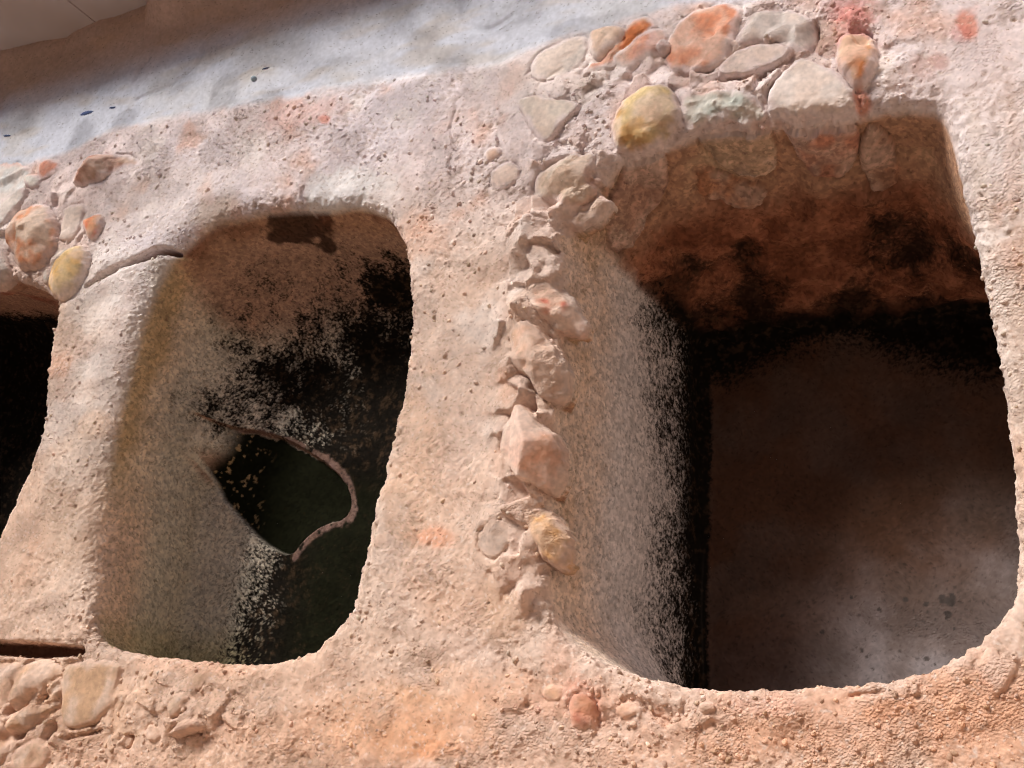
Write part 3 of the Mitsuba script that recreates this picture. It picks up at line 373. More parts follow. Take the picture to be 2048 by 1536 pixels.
# stones bedded in the wall: each raises the surface within its own outline
HB = ndimage.gaussian_filter(H, 5)
HB2 = ndimage.gaussian_filter(H0, 9)
SID = np.zeros(GX.shape, np.int16)                      # which stone shows here, from 1
SIN = np.full(GX.shape, -1.0, np.float32)               # depth inside that stone's outline
for i, s in enumerate(STONES):
    o = chaikin(s['o'], 1)
    m = 0.04
    i0, i1 = np.searchsorted(rx, [o[:, 0].min() - m, o[:, 0].max() + m])
    j0, j1 = np.searchsorted(rz, [o[:, 1].min() - m, o[:, 1].max() + m])
    sl = (slice(i0, i1), slice(j0, j1))
    P3 = np.stack([GX[sl], 0 * GX[sl] + i, GZ[sl]], -1).reshape(-1, 3)
    jx, jz = ((fb(P3, 22, 3, 60 + i + q) - 0.5).reshape(GX[sl].shape) * 0.022 for q in (0, 7))
    pg = shapely.Polygon(o).buffer(0)
    inn = shapely.contains_xy(pg, GX[sl] + jx, GZ[sl] + jz)
    if not inn.any():
        continue
    din = ndimage.distance_transform_edt(inn) * RH
    dout = ndimage.distance_transform_edt(~inn) * RH
    R_ = max(din.max() * (0.95 if s['e'] < 3.5 else 0.55 if s['e'] < 5.5 else 0.28), 0.006)
    t = np.clip(din / R_, 0, 1)
    prof = np.sqrt(np.clip(1 - (1 - t) ** 2, 0, 1))
    hh = s['h'] * prof
    c = np.array(pg.centroid.coords[0])
    fac = list(s['f'])
    fr = np.random.default_rng(300 + i)
    size = math.sqrt(pg.area)
    if 3 <= s['e'] < 5.5 and s['h'] > 0.015:                  # broken stones have a few more flat faces of their own
        for q in range(4):
            a, g = fr.random() * 6.283, 0.25 + 0.5 * fr.random()
            fac.append((g * math.cos(a), g * math.sin(a), s['h'] * (0.8 + 0.35 * fr.random())))
    for gx_, gz_, h0 in fac:
        hh = np.minimum(hh, np.maximum(h0 + gx_ * (GX[sl] - c[0]) + gz_ * (GZ[sl] - c[1]), 0.15 * s['h'] * t))
    n3 = (fb(P3, 0.8 / max(size, 0.04) * 2, 3, 61 + i) - 0.5).reshape(t.shape)
    n4 = (np.abs(fb(P3, 45, 3, 64 + i) - 0.5) * 2 - 0.3).reshape(t.shape)
    hh = hh + t * s['r'] * (3.0 * n3 + 1.1 * n4) - 0.003
    base_ = HB2[sl] + 0.004 if s['e'] > 5.5 else HB[sl] * 0.7 + H[sl] * 0.3
    H[sl] = np.where(inn, base_ + hh, H[sl] - (0.0045 + 0.06 * s['h']) * np.exp(-(dout / 0.007) ** 2) * (0.4 + 1.2 * (jx > 0)))
    SID[sl] = np.where(inn, i + 1, SID[sl])
    SIN[sl] = np.where(inn, din, SIN[sl])
H = H.astype(np.float32)
D2F = np.maximum(D2, np.where(SID > 0, np.minimum(SIN, 0.03), -1)).astype(np.float32)   # stones at a niche's rim reach over its edge


# ------------------------------------------------------------------ one implicit surface for the wall and its niches, meshed by surface nets
def round_box(x, z, x0, x1, z0, z1, r):
    qx, qz = np.abs(x - (x0 + x1) / 2) - (x1 - x0) / 2 + r, np.abs(z - (z0 + z1) / 2) - (z1 - z0) / 2 + r
    return np.hypot(np.maximum(qx, 0), np.maximum(qz, 0)) + np.minimum(np.maximum(qx, qz), 0) - r


def bore(d2, x, y, z):
    """Cross-section of the niches at depth y: from the outline of the opening to a squarer chamber at the back."""
    tr, tl = np.clip(y / 0.78, 0, 1), np.clip(y / 0.44, 0, 1)
    right, left = x > -1.15, (x <= -1.15) & (x > -2.6)
    d2 = np.where(right, d2 * (1 - tr) + tr * round_box(x, z, -0.812, 0.22, 1.45, 2.70, 0.05), d2)
    return np.where(left, d2 * (1 - tl) + tl * round_box(x, z, -2.39, -1.38, 1.55, 2.82, 0.16), d2)


def cavity(x, y, z):
    """Positive outside the niches, negative in them."""
    d2 = sample(D2, x, z)
    d2 = d2 + sst(0.10, 0.05, y) * (sample(D2F, x, z) - d2)
    return smax(bore(d2, x, y, z), y - sample(DEP, x, z), sample(KBK, x, z))


def lip(x, z):
    return 0.045 + 0.08 * sst(-2.0, -2.2, x) * sst(-2.6, -2.45, x) * sst(1.7, 1.9, z)


def phi(x, y, z):
    return smax(-sample(H, x, z) - y, -cavity(x, y, z), lip(x, z))


def warp(u):
    """Index -> x: finer to the right, where the camera stands nearer."""
    return X_RIGHT - (np.exp(0.24 * u * DX) - 1) / 0.24 * 1.0


X_RIGHT, DX, DY, DZ = 0.30, 0.0032, 0.0044, 0.0037
NB = 16
U_MAX = math.log(1 + 0.24 * (X_RIGHT + 4.35)) / 0.24
NXB, NYB, NZB = int(U_MAX / DX / NB) + 1, int((0.95 + 0.24) / DY / NB) + 1, int((4.15 - 1.22) / DZ / NB) + 1
Y0, Z0 = -0.24, 1.22


def gx(i):
    return X_RIGHT - (np.exp(0.24 * np.asarray(i, float) * DX) - 1) / 0.24


VIEW = shapely.Polygon([(-4.3, 4.35), (-1.3, 4.05), (0.42, 3.35), (0.42, 1.22), (-0.6, 1.22), (-2.7, 1.22), (-3.3, 1.45), (-4.3, 1.6)])
nx, ny, nz = NXB * NB, NYB * NB, NZB * NB


def active_blocks():
    bi, bk = np.meshgrid(np.arange(NXB), np.arange(NZB), indexing='ij')
    xa, xb = gx(bi * NB + NB), gx(bi * NB)
    za, zb = Z0 + bk * NB * DZ, Z0 + (bk + 1) * NB * DZ
    ok = shapely.intersects(VIEW, shapely.box(xa, za, xb, zb))
    s = int(29 * DZ / RH)
    hi, lo = ndimage.maximum_filter(H, s), ndimage.minimum_filter(H, s)
    xc, zc = (xa + xb) / 2, (za + zb) / 2
    h1, h0 = sample(hi, xc, zc), sample(lo, xc, zc)
    res = []
    for j in range(NYB):
        ya, yb = Y0 + j * NB * DY, Y0 + (j + 1) * NB * DY
        yc = (ya + yb) / 2
        front = (yb > -h1 - 0.05) & (ya < -h0 + 0.05)
        g = cavity(xc, np.full_like(xc, yc), zc)
        nich = (np.abs(g) < 28 * DY) & (yb > -0.1)
        m = ok & (front | nich)
        res.append(np.stack([bi[m], np.full(m.sum(), j), bk[m]], 1))
    return np.vstack(res)


def surface_nets():
    blocks = active_blocks()
    o = np.arange(NB + 1)
    ids, pos, cs = [], [], []
    corner = np.array([(a, b, c) for a in (0, 1) for b in (0, 1) for c in (0, 1)])
    for s in range(0, len(blocks), 600):
        b = blocks[s:s + 600]
        ix, iy, iz = (b[:, k, None] * NB + o for k in range(3))
        x, y, z = gx(ix), Y0 + iy * DY, Z0 + iz * DZ
        X2, Z2 = np.broadcast_to(x[:, :, None], (len(b), 17, 17)), np.broadcast_to(z[:, None, :], (len(b), 17, 17))
        h, dep, kb = sample(H, X2, Z2), sample(DEP, X2, Z2), sample(KBK, X2, Z2)
        d2 = np.empty((len(b), 17, 17, 17), np.float32)
        d20, d2f = sample(D2, X2, Z2), sample(D2F, X2, Z2)
        for j in range(17):
            yj = np.broadcast_to(y[:, j, None, None], X2.shape)
            d2[:, :, j, :] = smax(bore(d20 + sst(0.10, 0.05, yj) * (d2f - d20), X2, yj, Z2), yj - dep, kb)
        v = smax(-h[:, :, None, :] - y[:, None, :, None], -d2, lip(X2, Z2)[:, :, None, :])
        sg = v > 0
        n = sum(sg[:, a:NB + a, b_:NB + b_, c:NB + c].astype(np.int8) for a, b_, c in corner)
        w = np.argwhere((n > 0) & (n < 8))
        cv = np.stack([v[w[:, 0], w[:, 1] + a, w[:, 2] + b_, w[:, 3] + c] for a, b_, c in corner], 1)
        acc, cnt = np.zeros((len(w), 3)), np.zeros((len(w), 1))
        for p in range(8):
            for q in range(p + 1, 8):
                if np.abs(corner[p] - corner[q]).sum() == 1:
                    m = (cv[:, p] > 0) != (cv[:, q] > 0)
                    t = np.where(m, cv[:, p] / np.where(m, cv[:, p] - cv[:, q], 1), 0)
                    acc += m[:, None] * (corner[p] + t[:, None] * (corner[q] - corner[p]))
                    cnt += m[:, None]
        loc = acc / cnt
        g = b[w[:, 0]] * NB + w[:, 1:]
        ids.append(g[:, 0] + nx * (g[:, 1] + ny * g[:, 2]))
        pos.append(np.stack([gx(g[:, 0] + loc[:, 0]), Y0 + (g[:, 1] + loc[:, 1]) * DY, Z0 + (g[:, 2] + loc[:, 2]) * DZ], 1))
        cs.append(cv > 0)
    ids, pos, cs = np.concatenate(ids), np.vstack(pos), np.vstack(cs)
    order = np.argsort(ids)
    ids, pos, cs = ids[order], pos[order], cs[order]
    step = (1, nx, nx * ny)
    faces = []
    for ax, far in ((0, 4), (1, 2), (2, 1)):
        m = np.nonzero(cs[:, 0] != cs[:, far])[0]
        p, q = step[(ax + 1) % 3], step[(ax + 2) % 3]
        quad = np.stack([ids[m], ids[m] - p, ids[m] - p - q, ids[m] - q], 1)
        k = np.searchsorted(ids, quad)
        k = np.clip(k, 0, len(ids) - 1)
        cell3 = (ids[m] % nx, ids[m] // nx % ny, ids[m] // (nx * ny))
        good = (ids[k] == quad).all(1) & (cell3[(ax + 1) % 3] > 0) & (cell3[(ax + 2) % 3] > 0)
        k, flip = k[good], cs[m[good], 0]
        k[flip] = k[flip][:, ::-1]
        faces.append(k)
    f = np.vstack(faces)
    return pos, f


def tri(f, v):
    d1 = ((v[f[:, 0]] - v[f[:, 2]]) ** 2).sum(1)
    d2 = ((v[f[:, 1]] - v[f[:, 3]]) ** 2).sum(1)
    s = (d1 < d2)[:, None]
    return np.vstack([np.where(s, f[:, [0, 1, 2]], f[:, [0, 1, 3]]), np.where(s, f[:, [0, 2, 3]], f[:, [1, 2, 3]])])


def normals(v, f):
    n = np.zeros_like(v)
    c = np.cross(v[f[:, 1]] - v[f[:, 0]], v[f[:, 2]] - v[f[:, 0]])
    for k in range(3):
        for a in range(3):
            n[:, a] += np.bincount(f[:, k], c[:, a], len(v))
    return n / np.maximum(np.linalg.norm(n, axis=1, keepdims=True), 1e-12)


V, Q = surface_nets()
F = tri(Q, V)
N = normals(V, F)
if N[:, 1].mean() > 0:                                  # the front must face the viewer (-y)
    F, N = F[:, ::-1], -N
V0 = V.copy()

# ------------------------------------------------------------------ relief of plaster, grit and pits
x, y, z = V.T
xs = x
d2v, sbv, postv, holev, slotv = (sample(R, xs, z) for R in (D2, SB, post, hole, slot))
d2v = bore(d2v, x, y, z)
holev = holev * sst(0.36, 0.42, y)
inside = sst(0.02, 0.06, y + sample(H, x, z)) * sst(0.055, 0.015, d2v)      # 1 within a niche
right = x > -1.15
bandv = sst(-0.03, 0.02, sbv + 0.03 * (fb(V, 30, 3, 38) - 0.5)) * (1 - inside)
seamv = sample(SEAM, x, z) * sst(0.385, 0.41, y) * (x < -1.15)
sidv = SID[np.clip(np.round((x - RX0) / RH).astype(int), 0, len(rx) - 1), np.clip(np.round((z - RZ0) / RH).astype(int), 0, len(rz) - 1)] * (y < 0.035)
stonev = (sidv > 0).astype(np.float32)
back = sst(0.62, 0.85, -N[:, 1]) * inside
leftw = sst(0.3, 0.7, N[:, 0]) * inside
ceil = sst(0.3, 0.7, -N[:, 2]) * inside
inside = inside * (1 - stonev)
rubv, tonev = sample(RUBBLE, x, z) * (1 - inside), sample(TONE, x, z)
zone2 = fb(V, 7, 3, 39)
jamb = leftw * sst(0.4, 0.2, y)
rough = (1 - 0.93 * bandv) * (1 - 0.72 * stonev) * (0.35 + 0.75 * sst(0.38, 0.66, zone2)) * (1 - 0.4 * rubv) * (1 - 0.55 * inside + 0.35 * jamb) * (1 - 0.75 * back * right)
zone = fb(V, 4.5, 2, 23)
grit = np.clip(sst(0.35, 0.62, zone) * 0.75 + 0.25 + 0.6 * sst(1.72, 1.5, z) * sst(-1.2, -0.4, x), 0, 1.2) * (1 - 0.85 * bandv) * (1 - 0.6 * inside) * (1 - stonev)
n_mid = fb(V, 26, 3, 2) - 0.5
n_fin = fb(V, 120, 2, 9) - 0.5
n_hi = vn(V, 250, 21) - 0.5
g1 = 0.5 - wor(V, 0.013, 1)
g2 = 0.5 - wor(V, 0.024, 2)
pitn = sst(0.30, 0.10, wor(V, 0.03, 3)) * (wor(V, 0.03, 3, WID, 0) > 0.94) * (1 - stonev)
disp = rough * (0.0085 * n_mid + 0.0052 * n_fin + 0.0020 * n_hi) + grit * (0.0032 * sst(0.42, 0.12, 0.5 - g1) * (wor(V, 0.013, 1, WID, 0) > 0.45) + 0.0045 * sst(0.36, 0.08, 0.5 - g2) * (wor(V, 0.024, 2, WID, 0) > 0.72) + 0.0012 * g1) - 0.004 * pitn * (1 - 0.9 * bandv) * (1 - 0.6 * back)
lipz = sst(0.05, 0.0, np.abs(d2v)) * sst(0.06, 0.0, np.abs(y))
disp += lipz * 0.022 * (fb(V, 55, 3, 14) - 0.5)
disp += jamb * 0.0045 * (0.5 - wor(V, 0.012, 11)) * (1 - 0.5 * right)
cl = ceil * (fb(V, 12, 3, 31) - 0.5)
disp += (0.042 * cl + 0.030 * ceil * sst(0.05, 0.2, y) * (np.abs(fb(V, 16, 3, 35) - 0.5) * 2 - 0.2)) * right + 0.008 * cl * (~right)
disp += bandv * (0.0012 * (fb(V, 30, 2, 6) - 0.5) - 0.004 * (wor(V, 0.035, 7) < 0.06))
cst = np.zeros(len(V), np.int16)
crim = np.zeros(len(V), np.float32)
cand = np.nonzero((ceil > 0.5) & right & (y < 0.4))[0]
wx, wy = x[cand] + 0.03 * (fb(V[cand], 20, 3, 71) - 0.5), y[cand] + 0.03 * (fb(V[cand], 20, 3, 74) - 0.5)
for i, s in enumerate(CEIL_STONES):
    pg = shapely.Polygon(chaikin(s['o'], 1)).buffer(0)
    k = shapely.contains_xy(pg, wx, wy)
    d = shapely.distance(pg.exterior, shapely.points(wx[k], wy[k]))
    disp[cand[k]] += s['h'] * np.sqrt(np.clip(1 - (1 - np.clip(d / 0.03, 0, 1)) ** 2, 0, 1)) + 0.006 * (fb(V[cand[k]], 18, 3, 77) - 0.5)
    cst[cand[k]] = i + 1
    k2 = ~k
    d2_ = shapely.distance(pg.exterior, shapely.points(wx, wy))
    disp[cand] -= k2 * 0.008 * np.exp(-(d2_ / 0.009) ** 2)
V = V + N * disp[:, None]
cav = rough * (0.6 * n_mid + 0.6 * n_fin) + grit * 0.35 * g1
N = normals(V, F)


# ------------------------------------------------------------------ colour of the wall by material and stain, some light and shade painted in
def mixc(c, new, t):
    t = np.clip(t, 0, 1)[:, None].astype(np.float32)
    return c * (1 - t) + np.asarray(new, np.float32) * t


def wall_colour(P):
    x, z = P[:, 0], P[:, 2]
    front = sst(0.10, 0.03, P[:, 1])
    c = np.broadcast_to(col(216, 196, 184), (len(P), 3)).copy()
    lo, l2 = fb(P, 3.2, 3, 26), fb(P, 11, 3, 27)
    c = mixc(c, col(224, 214, 208), sst(0.5, 0.75, lo) * 0.7)
    c = mixc(c, col(206, 184, 172), sst(0.48, 0.25, lo) * 0.6)
    c = mixc(c, col(214, 184, 168), sst(0.52, 0.75, l2) * 0.45)
    c = mixc(c, col(196, 188, 182), sst(0.45, 0.25, fb(P, 9, 2, 29)) * 0.5)
    c = mixc(c, col(222, 207, 208), sst(2.55, 3.05, z + 0.4 * (lo - 0.5)) * 0.75)
    l3, l4 = fb(P, 1.3, 3, 24), fb(P, 6, 4, 25)
    c = mixc(c, col(206, 168, 142), sst(0.50, 0.72, l3) * 0.55)
    c = mixc(c, col(216, 208, 214), sst(0.50, 0.28, l3) * 0.6)
    c = mixc(c, col(206, 156, 130), sst(0.56, 0.72, l4) * 0.55)
    c = mixc(c, col(236, 226, 220), sst(0.44, 0.28, l4) * 0.55)
    low = sst(2.75, 1.6, z + 0.5 * (lo - 0.5))
    c = mixc(c, col(218, 185, 162), low * 0.7)
    c = mixc(c, col(218, 176, 150), sst(1.8, 1.45, z + 0.2 * (l2 - 0.5)) * 0.5)
    edge = 0.8 * (fb(P, 25, 4, 33) - 0.5)
    for b, cc, s in STAINS_AND_LIGHT:
        m = bl(b, x, z) * front
        k = m > 0.02
        if k.any():
            t = (0.8 - 0.2 * (P[:, 2][k] < 1.75)) * s * sst(0.15, 0.75, m[k] + edge[k])
            c[k] = mixc(c[k], col(*cc), t)
    return c


def polar(outline, k, jag=0.0, seed=0):
    """Star-shaped outline about its centre as k radii."""
    p = np.asarray(outline, float)
    pg = shapely.Polygon(p).buffer(0)
    c = np.array(pg.representative_point().coords[0]) * 0.3 + np.array(pg.centroid.coords[0]) * 0.7
    ring = chaikin(p, 1)
    seg = np.linspace(0, 1, 8, endpoint=False)[None, :, None]
    ring = (ring[:, None] * (1 - seg) + np.roll(ring, -1, 0)[:, None] * seg).reshape(-1, 2)
    a = np.arctan2(ring[:, 1] - c[1], ring[:, 0] - c[0])
    rr = np.linalg.norm(ring - c, axis=1)
    o = np.argsort(a)
    a, rr = a[o], rr[o]
    ang = np.arange(k) / k * 2 * np.pi - np.pi
    rad = np.interp(ang, np.r_[a - 2 * np.pi, a, a + 2 * np.pi], np.r_[rr, rr, rr])
    return c, ang, rad


def dome(outline, h, e, rough_, facets, seed, k=84, rings=20, back=0.03, bevel=None):
    """(u, v, height) points of a stone, its faces, and a colour parameter; the outermost rings go into the wall."""
    c, ang, rad = polar(outline, k)
    rad = rad * (1 + 0.16 * (fb(np.stack([np.cos(ang) * 1.6 + seed, np.sin(ang) * 1.6, 0 * ang], 1), 1.0, 3, seed) - 0.5))
    size = rad.mean()
    k = len(ang)
    rho = 1 - (1 - np.linspace(0, 1, rings)) ** 1.0
    rho = 1 - (np.linspace(1, 0, rings)) ** 1.6
    rho = rho[1:]
    U = c[0] + rho[:, None] * rad * np.cos(ang)
    W = c[1] + rho[:, None] * rad * np.sin(ang)
    prof = np.maximum(1 - rho ** e, 0) ** (1 / e if e > 4 else 0.55)
    hh = h * np.broadcast_to(prof[:, None], U.shape).copy()
    for gx_, gz_, h0 in facets:
        hh = np.minimum(hh, h0 + gx_ * (U - c[0]) + gz_ * (W - c[1]))
    P = np.stack([U, W, hh], -1)
    skirt = np.stack([U[-1], W[-1], np.full(k, -back)], -1)[None]
    top = np.array([[c[0], c[1], h if not facets else min(h, min(f[2] for f in facets))]])
    pts_ = np.vstack([top, P.reshape(-1, 3), skirt.reshape(-1, 3)])
    q = np.stack([pts_[:, 0], pts_[:, 2], pts_[:, 1]], 1)
    fs = 0.5 / max(size, 0.02)
    amp = rough_ * np.minimum(1, 0.35 + pts_[:, 2] / max(h, 1e-3))
    n1 = fb(q + seed, 3.0 * fs * 2, 3, seed) - 0.5
    n2 = fb(q + seed, 60, 3, seed + 1) - 0.5
    pts_[:, 2] += amp * (2.2 * n1 + 1.0 * n2)
    j = 0.25 * rough_ * (vn(q, 55, seed + 2) - 0.5)
    pts_[:, 0] += 1.5 * j
    pts_[:, 1] += 1.5 * rough_ * (vn(q, 55, seed + 3) - 0.5)
    m = len(rho) + 1
    f = [np.stack([np.zeros(k, int), 1 + np.arange(k), 1 + (np.arange(k) + 1) % k], 1)]
    for r_ in range(m - 1):
        a_ = 1 + r_ * k + np.arange(k)
        b_ = 1 + r_ * k + (np.arange(k) + 1) % k
        f += [np.stack([a_, a_ + k, b_ + k], 1), np.stack([a_, b_ + k, b_], 1)]
    rim = np.r_[0, np.repeat(rho, k), np.ones(k)]
    return pts_, np.vstack(f), rim


def stone_colour(P, c1, c2, seed, rim=None):
    t = fb(P, 14, 3, seed)
    c = mixc(np.broadcast_to(col(*c1), (len(P), 3)).copy(), col(*c2), sst(0.42, 0.62, t))
    c = mixc(c, col(*c1) * 0.62, sst(0.55, 0.8, fb(P, 60, 2, seed + 5)) * 0.45)
    c = mixc(c, col(218, 196, 182), sst(0.34, 0.64, fb(P, 18, 3, seed + 9)) * 0.55)
    if rim is not None:                                 # mortar smeared over the edge of the stone
        c = mixc(c, wall_colour(P), sst(0.020, 0.002, rim + 0.030 * (fb(P, 30, 3, seed + 11) - 0.5)) * 0.9)
    return np.clip(c * (1 + 0.2 * (vn(P, 150, seed + 7) - 0.5))[:, None], 0.01, 0.9)




C = wall_colour(V)
sp = vn(V, 160, 12)
sp2 = vn(V, 70, 13)
gid = wor(V, 0.013, 1, WID, 0)
C = mixc(C, col(168, 128, 104), sst(0.70, 0.92, gid) * sst(0.32, 0.15, wor(V, 0.013, 1)) * np.clip(grit, 0, 1) * 0.55)
C = mixc(C, col(232, 216, 204), sst(0.25, 0.05, gid) * sst(0.32, 0.15, wor(V, 0.013, 1)) * np.clip(grit, 0, 1) * 0.5)
C = mixc(C, col(150, 122, 102), sst(0.05, -0.30, cav) * 0.45 + 0.5 * pitn)
C = mixc(C, col(158, 126, 106), sst(0.74, 0.86, vn(V, 240, 17)) * 0.55 * (1 - 0.8 * stonev))
C = mixc(C, col(236, 222, 212), sst(0.76, 0.88, vn(V, 210, 18)) * 0.5)
C = mixc(C, col(226, 200, 186), rubv * sst(0.6, 0.9, tonev) * 0.6)
C = mixc(C, col(196, 158, 138), rubv * sst(0.35, 0.1, tonev) * 0.55)
# smooth render band: fine pale lime with sparse dark grit
bc = np.broadcast_to(col(198, 200, 210), C.shape).copy()  # blue tint puts sky light into the lime colour
bc = mixc(bc, col(200, 199, 202), sst(0.45, 0.7, fb(V, 5, 3, 41)) * 0.7)
bc = mixc(bc, col(190, 176, 160), sst(0.5, 0.75, fb(V * [1, 1, 3], 6, 3, 44)) * 0.45)
bc = mixc(bc, col(184, 144, 116), sst(EAVE_Z - 0.36, EAVE_Z - 0.16, z + 0.05 * (fb(V, 6, 2, 47) - 0.5)) * 0.75)  # brown dirt towards the eave, also painting its shade deeper
bc = mixc(bc, col(110, 100, 92), (wor(V, 0.035, 7) < 0.10) * (wor(V, 0.035, 7, WID, 0) > 0.55) * 0.8)
bc = mixc(bc, col(120, 110, 104), (vn(V, 210, 48) > 0.86) * 0.45)
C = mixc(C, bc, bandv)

for i, s in enumerate(STONES):
    k = np.nonzero(sidv == i + 1)[0]
    if len(k):
        C[k] = stone_colour(V[k], s['c'], s['c2'], 5 + i, sample(SIN, x[k], z[k]))
# niches
mould_fine = 0.55 * vn(V, 290, 51) + 0.45 * vn(V, 140, 52)
mould_big = fb(V, 7, 3, 53)


mf = np.clip(0.5 + (mould_fine - 0.5) * 2.3, 0.02, 0.98)


def mould(density, soft=0.42):
    """Specks of black growth: the share of the surface covered is the density."""
    return sst(-soft, soft, 1.75 * density - 0.8 * mf - 0.30)


BLACK = mixc(np.broadcast_to(col(26, 22, 18), C.shape).copy(), col(62, 48, 36), sst(0.5, 0.72, 0.6 * fb(V, 60, 2, 69) + 0.4 * mould_fine))
GREENBLACK = col(24, 25, 14)
# right niche
r = np.broadcast_to(col(226, 204, 188), C.shape).copy()
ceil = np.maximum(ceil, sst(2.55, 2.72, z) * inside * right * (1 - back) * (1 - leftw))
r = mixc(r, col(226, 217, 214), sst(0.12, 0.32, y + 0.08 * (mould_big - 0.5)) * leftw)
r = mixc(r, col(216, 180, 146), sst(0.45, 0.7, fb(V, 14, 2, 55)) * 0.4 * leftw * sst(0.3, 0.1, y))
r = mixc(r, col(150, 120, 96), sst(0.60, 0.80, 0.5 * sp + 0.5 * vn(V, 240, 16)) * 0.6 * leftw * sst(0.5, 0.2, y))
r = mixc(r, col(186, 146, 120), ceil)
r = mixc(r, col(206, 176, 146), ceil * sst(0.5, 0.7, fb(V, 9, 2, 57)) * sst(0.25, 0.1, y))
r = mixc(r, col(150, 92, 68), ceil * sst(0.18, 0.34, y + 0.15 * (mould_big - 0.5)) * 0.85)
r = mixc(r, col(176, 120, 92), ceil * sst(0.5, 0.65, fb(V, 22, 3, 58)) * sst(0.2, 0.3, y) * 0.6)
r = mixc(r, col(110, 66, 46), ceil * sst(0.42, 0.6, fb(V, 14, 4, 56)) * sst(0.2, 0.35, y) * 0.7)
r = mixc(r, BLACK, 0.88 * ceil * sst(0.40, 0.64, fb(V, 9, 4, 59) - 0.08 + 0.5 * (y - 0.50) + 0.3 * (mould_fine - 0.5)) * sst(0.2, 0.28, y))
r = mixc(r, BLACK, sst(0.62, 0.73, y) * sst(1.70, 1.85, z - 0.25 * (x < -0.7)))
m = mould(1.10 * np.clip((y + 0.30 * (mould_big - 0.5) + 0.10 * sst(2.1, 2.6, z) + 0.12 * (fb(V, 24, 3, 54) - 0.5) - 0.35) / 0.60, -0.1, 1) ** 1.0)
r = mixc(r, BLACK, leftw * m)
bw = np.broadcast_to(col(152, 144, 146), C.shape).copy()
bw = mixc(bw, col(98, 72, 58), sst(0.85, 0.30, 0.35 * fb(V, 9, 4, 64) + 0.04 + 0.9 * (2.25 - z) + 0.35 * (x + 0.45)))  # pale low right, brown above and left: the sky-lit patch painted in
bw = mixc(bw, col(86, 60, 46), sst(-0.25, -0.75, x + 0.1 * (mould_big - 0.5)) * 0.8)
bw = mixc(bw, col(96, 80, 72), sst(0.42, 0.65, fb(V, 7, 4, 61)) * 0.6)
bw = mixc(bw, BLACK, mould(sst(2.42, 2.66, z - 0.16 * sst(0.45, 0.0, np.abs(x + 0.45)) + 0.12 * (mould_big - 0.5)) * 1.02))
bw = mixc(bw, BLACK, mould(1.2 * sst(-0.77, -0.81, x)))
spot = np.zeros(len(V))
for (sx, sz), sr in BACK_SPOTS:
    d = np.hypot(x - sx, z - sz) + 0.012 * (vn(V, 90, 62) - 0.5)
    spot = np.maximum(spot, sst(sr * 0.8, sr * 0.5, d))
spot = np.maximum(spot, 0.8 * (wor(V, 0.05, 9) < 0.10) * (wor(V, 0.05, 9, WID, 0) > 0.6))
bw = mixc(bw, col(70, 64, 62), spot * 0.85)
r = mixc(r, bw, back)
# left niche
l = np.broadcast_to(col(240, 218, 194), C.shape).copy()
l = mixc(l, col(206, 174, 130), sst(0.16, 0.07, y + 0.10 * (mould_big - 0.5)) * sst(1.9, 2.3, z) * 0.9)
l = mixc(l, col(238, 204, 182), sst(2.2, 1.95, z) * sst(0.3, 0.12, y) * 0.8)
l = mixc(l, col(216, 206, 190), sst(0.14, 0.26, y + 0.1 * (mould_big - 0.5)) * 0.85)
l = mixc(l, col(186, 172, 118), sst(1.80, 1.66, z) * 0.6)
l = mixc(l, col(150, 116, 90), sst(0.62, 0.80, 0.5 * sp + 0.5 * vn(V, 240, 16)) * 0.6)
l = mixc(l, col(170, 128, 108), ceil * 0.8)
painted_notch = shapely.Polygon([(-1.963, 0.07), (-1.868, 0.059), (-1.771, -0.001), (-1.735, 0.017), (-1.829, 0.175), (-1.903, 0.141), (-1.996, 0.123)]).buffer(0.012)
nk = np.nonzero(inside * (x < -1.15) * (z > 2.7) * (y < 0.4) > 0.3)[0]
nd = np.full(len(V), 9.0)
nd[nk] = shapely.distance(painted_notch, shapely.points(x[nk], y[nk]))
l = mixc(l, col(58, 38, 28), sst(0.022, 0.004, nd + 0.06 * (fb(V, 26, 3, 68) - 0.5)) * 0.9)  # dark brown paints the shaded gap under the lintel; no recess is cut
l = mixc(l, col(120, 76, 56), ceil * sst(0.5, 0.62, fb(V, 9, 3, 63)) * sst(0.14, 0.04, y) * 0.7)
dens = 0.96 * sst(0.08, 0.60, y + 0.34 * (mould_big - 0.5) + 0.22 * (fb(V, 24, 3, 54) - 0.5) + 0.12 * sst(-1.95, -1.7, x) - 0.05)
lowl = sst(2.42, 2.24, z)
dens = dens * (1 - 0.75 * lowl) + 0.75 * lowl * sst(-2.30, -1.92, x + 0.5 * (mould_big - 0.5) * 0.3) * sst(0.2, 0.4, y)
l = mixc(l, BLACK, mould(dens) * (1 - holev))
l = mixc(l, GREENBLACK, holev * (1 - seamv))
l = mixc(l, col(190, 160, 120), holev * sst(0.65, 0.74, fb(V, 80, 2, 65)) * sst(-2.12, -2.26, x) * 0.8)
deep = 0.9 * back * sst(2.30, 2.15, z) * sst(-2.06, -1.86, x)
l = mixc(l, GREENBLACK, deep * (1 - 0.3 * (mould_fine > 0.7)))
seamc = mixc(np.broadcast_to(col(120, 96, 88), C.shape).copy(), col(112, 88, 78), sst(0.4, 0.65, fb(V, 25, 3, 86)))
l = mixc(l, seamc, seamv * (1 - 0.5 * (mf > 0.8)))
